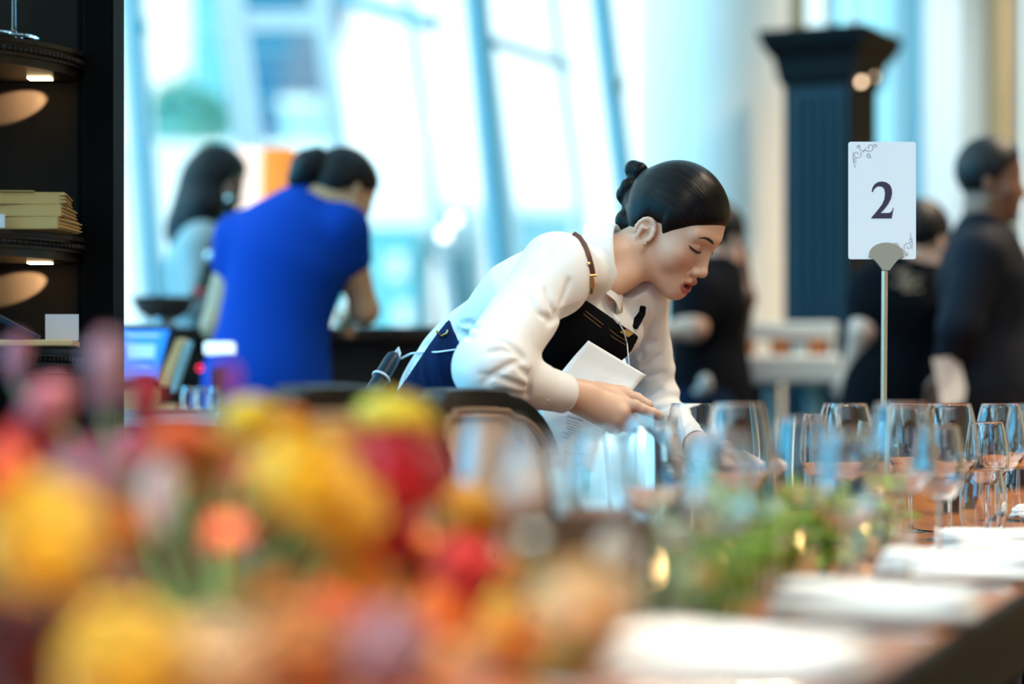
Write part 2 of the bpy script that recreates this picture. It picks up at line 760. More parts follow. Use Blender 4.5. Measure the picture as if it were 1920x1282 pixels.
b = MB(); b.box((wx(1160, YT) + 0.0, YT - 0.06, EYE + (HOR - 160) * YT / FPX), (0.05, 0.06, 0.05)); o = structure(b, 'trim_1', M_GREIGE, smooth=False)

# big round white column and the walls right of it
b = MB()
b.lathe([(0.30, 0), (0.30, 0.12), (0.278, 0.14), (0.278, ZC)], (wx(1340, 9.0), 9.0, 0), 64)
o = structure(b, 'column', M_CREAMC)
tag(o, label='thick round white column behind the waitress\'s head')
b = MB(); b.box((wx(1472, 10.6), 10.6, ZC / 2), (0.16, 0.2, ZC)); structure(b, 'wall_back', M_BEIGE, smooth=False)
for i, (pa, pb) in enumerate(((1500, 1560), (1560, 1600), (1600, 1745))):
    r = thing('window_%d' % (i + 13), (wx(pa), YW, 0), None, None)
    tag(r, kind='structure')
    xa, xb = wx(pa), wx(pb)
    b = MB()
    b.box((xa, YW, ZC / 2), (0.05, 0.08, ZC))
    b.box(((xa + xb) / 2, YW, 0.1), (xb - xa, 0.07, 0.2))
    b.box(((xa + xb) / 2, YW, ZC - 0.1), (xb - xa, 0.07, 0.2))
    b.build('frame', M_FRAME if i != 1 else M_STEEL, r, smooth=False)
    b = MB(); b.box(((xa + xb) / 2, YW, ZC / 2), (xb - xa - 0.05, 0.01, ZC - 0.4)); b.build('pane', M_PANE, r, smooth=False)
b = MB(); b.box((wx(1706, 10.8), 10.8, ZC / 2), (0.12, 0.3, ZC)); o = structure(b, 'trim_2', M_STEEL, smooth=False)
b = MB(); b.box((wx(1764, 10.6), 10.7, ZC / 2), (0.15, 0.3, ZC)); o = structure(b, 'trim_3', M_FRAME, smooth=False)
b = MB(); b.box((wx(1831, 10.6), 10.85, ZC / 2), (0.20, 0.2, ZC)); o = structure(b, 'wall_front', M_PALE, smooth=False)
b = MB(); b.box((wx(1885, 10.5), 10.6, ZC / 2), (0.075, 0.3, ZC)); o = structure(b, 'trim_4', M_TANW, smooth=False)
b = MB(); b.box((wx(1914, 10.5), 10.75, ZC / 2), (0.07, 0.3, ZC)); o = structure(b, 'trim_5', M_STEEL, smooth=False)
b = MB(); b.box((4.25, 10.9, ZC / 2), (3.8, 0.2, ZC)); o = structure(b, 'wall_front', M_TANW, smooth=False)

# ------------------------------------------------------------------ outside the glass
M_PAVE = mat('pale_paving', (0.62, 0.66, 0.66), 0.8)
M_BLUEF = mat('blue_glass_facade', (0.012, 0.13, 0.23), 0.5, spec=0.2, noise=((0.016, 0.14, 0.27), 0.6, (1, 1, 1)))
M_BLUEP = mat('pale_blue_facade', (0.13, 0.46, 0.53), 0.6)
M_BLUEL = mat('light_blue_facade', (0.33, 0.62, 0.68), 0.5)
M_CONC = mat('white_render', (0.86, 0.90, 0.90), 0.7)
M_LEAF = mat('tree_leaf', (0.16, 0.46, 0.28), 0.7, noise=((0.12, 0.44, 0.46), 1.6, (1, 1, 1)))
M_TRUNK = mat('tree_bark', (0.12, 0.10, 0.08), 0.9)
b = MB(); b.box((0, 42, -0.15), (120, 61, 0.1)); tag(b.build('ground', M_PAVE, None, smooth=False), kind='structure')


def building(label, parts, wins=None):
    r = thing('building', parts[0][1], label, 'building')
    for nm, c, sz, m in parts:
        b = MB(); b.box(c, sz); b.build(nm, m, r, smooth=False)
    return r


# white terrace wall with a hedge and trees over it
b = MB()
c = W(330, 400, 20.0)
b.box((c[0] - 0.5, 20.0, 1.48), (3.4, 0.5, 3.06))
b.box((c[0] - 0.5, 20.0, 3.05), (3.6, 0.7, 0.12))
o = b.build('terrace_wall', M_CONC, None, smooth=False, org=(c[0] - 0.5, 20, 0))
tag(o, 'white terrace wall below the clipped green tree outside', 'wall')


def tree_thing(label, px0, py0, px1, py1, d, nleaf=260, seed=0):
    rs = np.random.default_rng(seed)
    a, c = W(px0, py1, d), W(px1, py0, d)
    ctr = (a + c) / 2
    r = thing('tree', (ctr[0], d, -0.1), label, 'tree')
    b = MB()
    b.tube([(ctr[0], d, -0.1), (ctr[0] + 0.05, d, a[2] * 0.7), (ctr[0], d, ctr[2])], [0.12, 0.09, 0.05], 10)
    b.build('trunk', M_TRUNK, r)
    b = MB()
    half = np.abs(c - a) / 2
    half[1] = half[0]
    for i in range(nleaf):
        p = rs.normal(size=3)
        p /= np.linalg.norm(p)
        p = ctr + p * half * rs.uniform(0.55, 1.0)
        q = Euler(rs.uniform(0, 6.28, 3)).to_matrix()
        s = rs.uniform(0.5, 1.0) * 0.16
        b.add([np.array(q @ Vector(v)) * s + p for v in ((-1, 0, 0), (0, -0.45, 0.1), (1, 0, 0), (0, 0.45, 0.1))], [(0, 1, 2, 3)])
    b.ball(ctr, half * 0.78, 14, 10)
    b.build('crown', M_LEAF, r, smooth=False)


tree_thing('clipped green tree above the white terrace wall outside', 268, 150, 425, 330, 21.5, 420, 1)
# office block with a raking edge
r = thing('building', (W(500, 100, 40)[0], 40, -0.1), 'blue glass office block with a raking edge, seen between two white mullions', 'building')
P = [W(455, -250, 40), W(630, -250, 40), W(548, 55, 40), W(492, 300, 40), W(455, 300, 40)]
b = MB(); b.hexa([p for p in P], [p + np.array([0, 8, 0]) for p in P]); b.build('tower', M_BLUEF, r, smooth=False)
b = MB()
for z in np.arange(6.0, 11.5, 0.9):
    b.box((W(505, 0, 40)[0], 39.95, z), (0.9, 0.06, 0.05))
b.build('floor_line', M_BLUEP, r, smooth=False)
b = MB(); q = W(475, 300, 40); b.box((q[0], 44, q[2] / 2), (1.6, 8, q[2])); b.build('podium', M_CONC, r, smooth=False)
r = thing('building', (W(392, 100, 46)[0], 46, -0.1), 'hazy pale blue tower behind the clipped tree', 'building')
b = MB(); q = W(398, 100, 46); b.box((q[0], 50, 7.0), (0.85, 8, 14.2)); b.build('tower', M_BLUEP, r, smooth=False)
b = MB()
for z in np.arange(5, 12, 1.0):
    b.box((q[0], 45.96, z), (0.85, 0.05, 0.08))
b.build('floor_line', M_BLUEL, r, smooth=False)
r = thing('building', (W(730, 500, 26)[0], 26, -0.1), 'low pale blue pavilion with white upper band beyond the glass', 'building')
q0, q1 = W(640, 640, 26), W(780, 425, 26)
b = MB(); b.box(((q0[0] + q1[0]) / 2, 29, q1[2] / 2), (q1[0] - q0[0], 6, q1[2])); b.build('wall', M_BLUEP, r, smooth=False)
b = MB(); b.box(((q0[0] + q1[0]) / 2, 29, q1[2] + 0.37), (q1[0] - q0[0] + 0.2, 6.2, 0.74)); b.build('roof_band', M_CONC, r, smooth=False)
b = MB()
for px, py in ((745, 500), (757, 590)):
    q = W(px, py, 25.95); b.box(q, (0.16, 0.05, 0.26))
b.build('panel', M_CONC, r, smooth=False)
r = thing('building', (W(860, 500, 26)[0], 30, -0.1), 'white-walled kiosk with a teal door beyond the glass', 'building')
q0, q1 = W(830, 640, 30), W(905, 380, 30)
b = MB(); b.box(((q0[0] + q1[0]) / 2, 32, q1[2] / 2), (q1[0] - q0[0], 4, q1[2])); b.build('wall', M_CONC, r, smooth=False)
q = W(856, 520, 29.95); b = MB(); b.box((q[0], 29.95, q[2] - 0.2), (0.19, 0.06, 1.3)); b.build('door', M_CYAN, r, smooth=False)
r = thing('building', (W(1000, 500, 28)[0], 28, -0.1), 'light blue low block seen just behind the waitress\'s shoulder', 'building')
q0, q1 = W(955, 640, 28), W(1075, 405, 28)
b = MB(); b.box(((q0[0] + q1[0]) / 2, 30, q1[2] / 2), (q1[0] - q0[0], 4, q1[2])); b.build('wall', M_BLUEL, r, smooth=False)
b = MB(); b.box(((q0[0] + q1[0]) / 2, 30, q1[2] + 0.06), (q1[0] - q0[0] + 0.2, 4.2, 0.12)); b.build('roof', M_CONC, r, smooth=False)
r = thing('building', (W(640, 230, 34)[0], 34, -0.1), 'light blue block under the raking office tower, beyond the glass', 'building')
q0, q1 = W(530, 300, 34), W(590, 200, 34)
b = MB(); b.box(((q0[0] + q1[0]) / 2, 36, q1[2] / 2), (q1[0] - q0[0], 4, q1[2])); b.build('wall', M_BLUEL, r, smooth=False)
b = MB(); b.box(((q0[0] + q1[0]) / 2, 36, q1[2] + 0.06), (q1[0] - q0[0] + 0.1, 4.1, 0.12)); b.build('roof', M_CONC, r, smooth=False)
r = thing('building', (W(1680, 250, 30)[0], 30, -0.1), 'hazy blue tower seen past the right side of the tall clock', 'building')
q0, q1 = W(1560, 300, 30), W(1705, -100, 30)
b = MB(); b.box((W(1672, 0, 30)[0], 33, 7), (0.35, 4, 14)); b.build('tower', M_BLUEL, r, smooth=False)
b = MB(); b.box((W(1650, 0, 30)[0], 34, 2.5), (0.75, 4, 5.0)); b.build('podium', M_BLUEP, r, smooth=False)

# downlights added out of view: warm fill, the last a cool wall wash
for i, (x, y, e) in enumerate(((2.9, 3.2, 1), (3.2, 5.6, 1), (2.9, 1.0, 1), (4.4, 4.4, 1), (2.9, 7.6, 2.4), (4.6, 8.4, 1), (4.4, 1.8, 1), (2.15, 9.2, 0.7))):
    r = thing('fill_downlight', (x, y, ZC), 'added round fill light in the ceiling, out of view', 'ceiling light', 'added ceiling fill lights')
    b = MB(); b.lathe([(0.085, 0.0), (0.085, -0.015), (0.065, -0.015), (0.062, 0.0)], (x, y, ZC), 28); b.build('trim_ring', M_WHITE, r)
    b = MB(); b.lathe([(0, -0.004), (0.062, -0.004)], (x, y, ZC), 28); b.build('lens', M_BRIGHT, r)
    l = bpy.data.lights.new('fill_downlight_lamp', 'SPOT')
    l.energy = 330 * e
    l.color = (1.0, 0.76, 0.52) if i < 7 else (0.92, 0.97, 1.0)
    l.spot_size = math.radians(105)
    l.spot_blend = 0.8
    l.shadow_soft_size = 0.10
    lo = bpy.data.objects.new('fill_downlight_lamp', l)
    COL.objects.link(lo)
    lo.parent = r
    lo.location = (0, 0, -0.03)

# pendants added above the view to brighten the flowers and the table
M_PEND = mat('black_pendant_shade', (0.02, 0.02, 0.02), 0.4)
for i, (x, y, e) in enumerate(((-0.45, 0.95, 150), (-0.32, 1.62, 190), (0.42, 2.30, 85), (1.0, 3.7, 20), (1.30, 4.7, 34))):
    z = 2.75
    r = thing('fill_pendant', (x, y, ZC), 'added black dome fill pendant over the long table, above the view', 'pendant lamp', 'added fill pendants over the long table')
    b = MB(); b.lathe([(0.02, z + 0.16), (0.05, z + 0.15), (0.11, z + 0.09), (0.15, z), (0.145, z), (0.105, z + 0.085), (0.045, z + 0.14), (0.0, z + 0.145)], (x, y, 0), 32); b.build('lamp_shade', M_PEND, r)
    b = MB(); b.tube([(x, y, z + 0.15), (x, y, ZC)], 0.004, 8); b.build('cord', M_PEND, r)
    b = MB(); b.ball((x, y, z + 0.05), 0.03, 12, 8); b.build('bulb', M_BRIGHT, r)
    l = bpy.data.lights.new('fill_pendant_bulb', 'SPOT')
    l.energy = e
    l.color = (1.0, 0.78, 0.54)
    l.spot_size = math.radians((60, 44, 130, 130, 130)[i])
    l.spot_blend = 0.8
    l.shadow_soft_size = 0.05
    lo = bpy.data.objects.new('fill_pendant_bulb', l)
    COL.objects.link(lo)
    lo.parent = r
    lo.location = (0, 0, z - ZC + 0.0)
# ------------------------------------------------------------------ people: shared anatomy
M_SKIN = mat('skin', (0.62, 0.36, 0.24), 0.42, spec=0.4, sss=0.0, attr='tint', bump=(900, 0.05, 0.001, (1, 1, 1)))
M_HAIR = mat('black_hair', (0.012, 0.011, 0.012), 0.30, spec=0.12)
M_LASH = mat('lash_hair', (0.012, 0.008, 0.007), 0.6)


def hair_strands(m):
    """fine combed strands along the 'strand' attribute"""
    n = m.node_tree
    b = n.nodes['Principled BSDF']
    a = n.nodes.new('ShaderNodeAttribute')
    a.attribute_name = 'strand'
    mp = n.nodes.new('ShaderNodeMapping')
    mp.inputs['Scale'].default_value = (150, 5, 0.1)
    nz = n.nodes.new('ShaderNodeTexNoise')
    nz.inputs['Scale'].default_value = 1.0
    nz.inputs['Detail'].default_value = 3
    bp = n.nodes.new('ShaderNodeBump')
    bp.inputs['Strength'].default_value = 0.55
    bp.inputs['Distance'].default_value = 0.0016
    r = n.nodes.new('ShaderNodeValToRGB')
    r.color_ramp.elements[0].position = 0.4
    r.color_ramp.elements[0].color = (0.003, 0.003, 0.004, 1)
    r.color_ramp.elements[1].position = 0.7
    r.color_ramp.elements[1].color = (0.012, 0.008, 0.006, 1)
    n.links.new(a.outputs['Color'], mp.inputs[0])
    n.links.new(mp.outputs[0], nz.inputs[0])
    n.links.new(nz.outputs['Fac'], bp.inputs['Height'])
    n.links.new(nz.outputs['Fac'], r.inputs[0])
    n.links.new(bp.outputs[0], b.inputs['Normal'])
    n.links.new(r.outputs[0], b.inputs['Base Color'])


hair_strands(M_HAIR)


def head_axes(yaw, pitch, roll):
    """columns: the person's right, forward, up; yaw 0 looks along +x, positive towards the lens"""
    f = np.array([math.cos(pitch) * math.cos(yaw), -math.cos(pitch) * math.sin(yaw), -math.sin(pitch)])
    r0 = unit(np.cross(f, [0, 0, 1.0]))
    u0 = np.cross(r0, f)
    rr = r0 * math.cos(roll) + u0 * math.sin(roll)
    return np.stack([rr, f, np.cross(rr, f)], 1)


EYE_Z = 0.017


def zw(z):
    """shortens the lower face"""
    return np.where(np.asarray(z) < 0.03, 0.03 + (np.asarray(z) - 0.03) * 0.91 - 0.002, z)


def zwi(z):
    return np.where(np.asarray(z) < 0.028, 0.03 + (np.asarray(z) + 0.002 - 0.03) / 0.91, z)


def add_head(F, c, M, fine=True, mouth=0.004):
    c = np.asarray(c, float)
    H = lambda x, y, z: c + M @ np.array([x, y, float(zw(z))])
    E = lambda p, r, k=0.02, mode='add', m=M: F.ell(H(*p), r, m, k, mode)
    C = lambda a, b, ra, rb, k=0.02, mode='add': F.cap(H(*a), H(*b), ra, rb, k, mode=mode)
    E((0, 0.000, 0.044), (0.072, 0.083, 0.082))
    E((0, 0.030, 0.040), (0.064, 0.060, 0.062))
    E((0, 0.028, -0.012), (0.062, 0.059, 0.070))
    for s in (1, -1):
        C((s * 0.051, 0.006, -0.054), (s * 0.015, 0.066, -0.083), 0.016, 0.0135, 0.020)
        E((s * 0.041, 0.054, -0.014), (0.022, 0.021, 0.024), 0.022)
    E((0, 0.071, -0.084), (0.019, 0.015, 0.014), 0.018)
    E((0, 0.066, -0.056), (0.030, 0.023, 0.027), 0.02)
    if fine:
        for s in (1, -1):
            C((s * 0.010, 0.083, 0.036), (s * 0.044, 0.069, 0.037), 0.0085, 0.0085, 0.015)
            E((s * 0.031, 0.093, EYE_Z), (0.017, 0.011, 0.010), 0.012, 'sub')
            E((s * 0.031, 0.0705, EYE_Z), (0.0145, 0.0138, 0.0125), 0.003)
            # the fold above the lid and the line between the lids
            for a, b in (((0.017, 0.0835, 0.0235), (0.030, 0.0865, 0.0270)), ((0.030, 0.0865, 0.0270), (0.046, 0.0765, 0.0235))):
                C((s * a[0], a[1], a[2]), (s * b[0], b[1], b[2]), 0.0012, 0.0012, 0.003, 'sub')
            for a, b in (((0.018, 0.0815, 0.0105), (0.031, 0.0850, 0.0085)), ((0.031, 0.0850, 0.0085), (0.045, 0.0755, 0.0115))):
                C((s * a[0], a[1], a[2]), (s * b[0], b[1], b[2]), 0.0014, 0.0014, 0.003, 'sub')
    C((0, 0.083, 0.024), (0, 0.097, -0.020), 0.0065, 0.0085, 0.012)
    E((0, 0.0985, -0.026), (0.0098, 0.0090, 0.0082), 0.007)
    for s in (1, -1):
        E((s * 0.0125, 0.0905, -0.030), (0.0075, 0.0088, 0.0066), 0.005)
        if fine:
            E((s * 0.0062, 0.0955, -0.0378), (0.0034, 0.0048, 0.0032), 0.002, 'sub')
            C((s * 0.0200, 0.083, -0.028), (s * 0.0215, 0.082, -0.033), 0.0012, 0.0012, 0.006, 'sub')
    C((0, 0.0855, -0.040), (0, 0.0880, -0.049), 0.0075, 0.0060, 0.008)
    for s in (1, -1):               # lips
        C((0, 0.0915, -0.0520), (s * 0.010, 0.0905, -0.0510), 0.0042, 0.0044, 0.005)
        C((s * 0.010, 0.0905, -0.0510), (s * 0.0220, 0.0820, -0.0570), 0.0044, 0.0022, 0.005)
        lz = -0.0600 - mouth * 2.2
        C((0, 0.0870, lz), (s * 0.010, 0.0855, lz + 0.001), 0.0056, 0.0052, 0.005)
        C((s * 0.010, 0.0855, lz + 0.001), (s * 0.0210, 0.0805, -0.0605), 0.0052, 0.0022, 0.005)
    if fine:
        E((0, 0.090, -0.0580 - mouth * 0.9), (0.0160, 0.016, mouth), 0.002, 'sub')
    for s in (1, -1):               # ears
        a = math.radians(14) * s
        Rz = np.array([[math.cos(a), -math.sin(a), 0], [math.sin(a), math.cos(a), 0], [0, 0, 1]])
        m = M @ Rz
        e0 = H(s * 0.0725, 0.001, -0.009)
        L = lambda x, y, z: e0 + m @ np.array([x * s, y, z])
        F.ell(L(0.001, -0.006, 0.006), (0.0055, 0.0165, 0.024), m, 0.006)
        F.ell(L(0.001, 0.000, -0.021), (0.0050, 0.0085, 0.0095), m, 0.006)
        if fine:
            pts = [(0.004, -0.006 + 0.0165 * math.cos(t), 0.006 + 0.0235 * math.sin(t)) for t in np.radians(np.arange(-20, 216, 22))]
            for p, q in zip(pts[:-1], pts[1:]):
                F.cap(L(*p), L(*q), 0.0032, 0.0032, 0.003)
            F.ell(L(0.0055, -0.0030, -0.001), (0.0072, 0.0075, 0.0110), m, 0.002, 'sub')
            F.ell(L(0.0070, -0.004, 0.0185), (0.0055, 0.0095, 0.0050), m, 0.002, 'sub')
            F.cap(L(0.004, -0.013, -0.010), L(0.0055, -0.0125, 0.010), 0.0030, 0.0030, 0.003)
            F.cap(L(0.0055, -0.0125, 0.010), L(0.0050, -0.003, 0.0135), 0.0028, 0.0026, 0.003)
            F.ell(L(0.004, 0.0065, -0.006), (0.003, 0.004, 0.005), m, 0.003)


def skin_tint(V, heads, base):
    """skin colour, lips and cheeks of each (centre, axes) head"""
    rgb = np.tile(np.asarray(base, np.float32), (len(V), 1))
    for c, M in heads:
        q = (V - c) @ M
        near = (np.abs(q) < 0.14).all(1)
        x, y, z = np.abs(q[:, 0]), q[:, 1], zwi(q[:, 2])
        st = lambda v, e: np.clip(v / e + 0.5, 0, 1)
        up = -0.0468 - 0.30 * x + 0.0030 * np.exp(-((x - 0.006) / 0.006) ** 2)
        bot = -0.0795 + 2 * 0.0046 * 0 + 20.0 * x ** 2
        lip = near * (y > 0.072) * st(up - z, 0.0022) * st(z - bot, 0.0022) * st(0.0225 - x, 0.003)
        gap = lip * st(0.0825 - 0.1 * x - y, 0.003)
        rgb = rgb * (1 - lip[:, None] * 0.85) + np.array([0.42, 0.085, 0.085]) * lip[:, None] * 0.85
        rgb = rgb * (1 - gap[:, None]) + np.array([0.045, 0.012, 0.012]) * gap[:, None]
        blush = near & (y > 0.03)
        wgt = np.exp(-(((x - 0.045) / 0.02) ** 2 + ((z + 0.02) / 0.02) ** 2)) * blush * 0.35
        rgb = rgb * (1 - wgt[:, None]) + np.array([0.62, 0.25, 0.19]) * wgt[:, None]
    return rgb


def add_hand(F, wrist, fwd, back, side, curl=(0.5, 0.5, 0.5, 0.5), scale=1.0, spread=0.06):
    """a hand leaving the wrist along fwd, its back facing back; side +1 puts the thumb at fwd x back"""
    f = unit(fwd)
    b = unit(np.asarray(back, float) - np.dot(back, f) * f)
    t = np.cross(f, b) * side
    wrist = np.asarray(wrist, float)
    s = scale
    P = lambda x, y, z: wrist + (f * x + t * y + b * z) * s
    F.cap(P(0, 0, 0), P(0.075, 0.012, 0.002), 0.019 * s, 0.016 * s, 0.012)
    F.cap(P(0.01, 0, 0), P(0.075, -0.014, 0), 0.018 * s, 0.0145 * s, 0.012)
    for i, (y, L) in enumerate(((0.027, 0.040), (0.009, 0.044), (-0.009, 0.041), (-0.026, 0.032))):
        p = P(0.085 - abs(y - 0.005) * 0.25, y, 0.003)
        a = 0.0
        r = (0.0090, 0.0092, 0.0088, 0.0078)[i] * s
        d0 = f * math.cos(spread * y * 30) + t * math.sin(spread * y * 30)
        for j, l in enumerate((L, L * 0.62, L * 0.5)):
            a += curl[i] * (0.9, 1.0, 0.7)[j]
            q = p + (d0 * math.cos(a) - b * math.sin(a)) * l * s
            F.cap(p, q, r, r * 0.90, 0.004)
            p, r = q, r * 0.90
    p = P(0.020, 0.020, -0.006)
    q = P(0.052, 0.044, -0.016)
    F.cap(p, q, 0.0125 * s, 0.0105 * s, 0.008)
    p, q = q, P(0.082, 0.046, -0.024)
    F.cap(p, q, 0.0098 * s, 0.0088 * s, 0.004)
    F.cap(q, P(0.104, 0.040, -0.030), 0.0088 * s, 0.0075 * s, 0.004)


def hair_cap(F, c, M, line, thick=0.010, k=0.02):
    """combed hair over the skull, cut along line: height over depth in head axes"""
    c = np.asarray(c, float)
    H = lambda x, y, z: c + M @ np.array([x, y, z])
    F.ell(H(0, 0.000, 0.044), (0.072 + thick, 0.083 + thick, 0.082 + thick), M, k)
    F.ell(H(0, 0.028, 0.040), (0.064 + thick * 0.8, 0.060 + thick * 0.6, 0.062 + thick), M, k)
    ys, zs = line
    sl = (slice(None),) * 3
    q = (F.all() - c.astype(np.float32)) @ M.astype(np.float32)
    g = np.interp(q[..., 1], ys, zs).astype(np.float32)
    cut = (g - q[..., 2]) * 0.75
    F.D += (thick * 1.0 * np.exp(-np.clip(q[..., 2] - g, 0, 1) / 0.012)).astype(np.float32)
    F.D = -smin(-F.D, -cut, 0.006)


def strand_attr(o, V, c, M):
    q = (V - c) @ M
    rgb = np.stack([np.arctan2(q[:, 0], q[:, 2] - 0.01) / PI * 0.5 + 0.5, q[:, 1] * 3 + 0.5, np.zeros(len(V))], 1)
    paint(o, 'strand', rgb)
# ------------------------------------------------------------------ the waitress
M_SHIRT = mat('white_cotton', (0.80, 0.80, 0.81), 0.75, sheen=0.15, bump=(60, 0.12, 0.004, (1, 1, 1)))
M_BIB = mat('black_denim', (0.0035, 0.004, 0.006), 0.9, spec=0.08, bump=(900, 0.25, 0.0006, (1, 1, 1)))
M_DENIM = mat('navy_denim', (0.004, 0.012, 0.055), 0.85, spec=0.12, noise=((0.008, 0.022, 0.080), 60, (1, 1, 0.25)), bump=(700, 0.3, 0.0008, (1, 1, 1)))
M_LEATHER = mat('brown_leather', (0.105, 0.026, 0.013), 0.45, bump=(220, 0.2, 0.001, (1, 1, 1)))
M_BRASS = mat('aged_brass', (0.50, 0.34, 0.15), 0.32, metal=1.0)
M_BLACK = mat('black_trousers', (0.005, 0.005, 0.007), 0.85, spec=0.1)
M_WHITEP = mat('white_plastic', (0.80, 0.84, 0.88), 0.4)
M_POUCH = mat('blue_black_plastic', (0.004, 0.018, 0.038), 0.35, spec=0.3)
M_GOLD = mat('gold', (0.9, 0.62, 0.25), 0.2, metal=1.0)
M_TAN = mat('tan_stitch', (0.30, 0.17, 0.07), 0.8)

HEAD_YPR = (0.48, 0.575, -0.02)
HM = head_axes(*HEAD_YPR)
HCEN = np.array([0.2725, 4.30, 1.2760])
SR, SL = W(1052, 508, 4.08), W(1200, 552, 4.36)
HC, WC, CC, NB = W(856, 746, 4.47), W(897, 683, 4.40), W(1020, 583, 4.27), W(1106, 494, 4.24)
ER, WR = W(916, 692, 3.90), W(1066, 738, 4.03)
EL, WL = W(1226, 765, 4.50), W(1302, 834, 4.30)
UC = unit(NB - CC)
LC = unit(SL - SR)
NC = unit(np.cross(LC, UC))          # the way the chest faces
NL = unit(NC + np.array([0.45, 0, 0.25]))


def torso(F, g):
    F.cap(HC + np.array([-0.02, 0, -0.10]), HC, 0.146 + g, 0.144 + g, 0.03, n=NL, sq=0.70)
    F.cap(HC, WC, 0.144 + g, 0.122 + g, 0.03, n=NL, sq=0.72)
    F.cap(WC, CC, 0.122 + g, 0.142 + g, 0.04, n=NC, sq=0.68)
    F.cap(CC, NB, 0.142 + g, 0.048 + g, 0.04, n=NC, sq=0.70)
    mid = W(1118, 520, 4.225)
    F.cap(SR + 0.01 * UC, mid, 0.048 + g, 0.034 + g, 0.03)
    F.cap(mid, SL, 0.034 + g, 0.046 + g, 0.03)
    F.cap(W(1090, 615, 4.22), W(1160, 618, 4.30), 0.050 + g, 0.044 + g, 0.03)
    for s in (-1, 1):
        F.ell(CC + NC * 0.070 + LC * s * 0.066 + UC * 0.0, (0.056 + g,) * 3, None, 0.05)


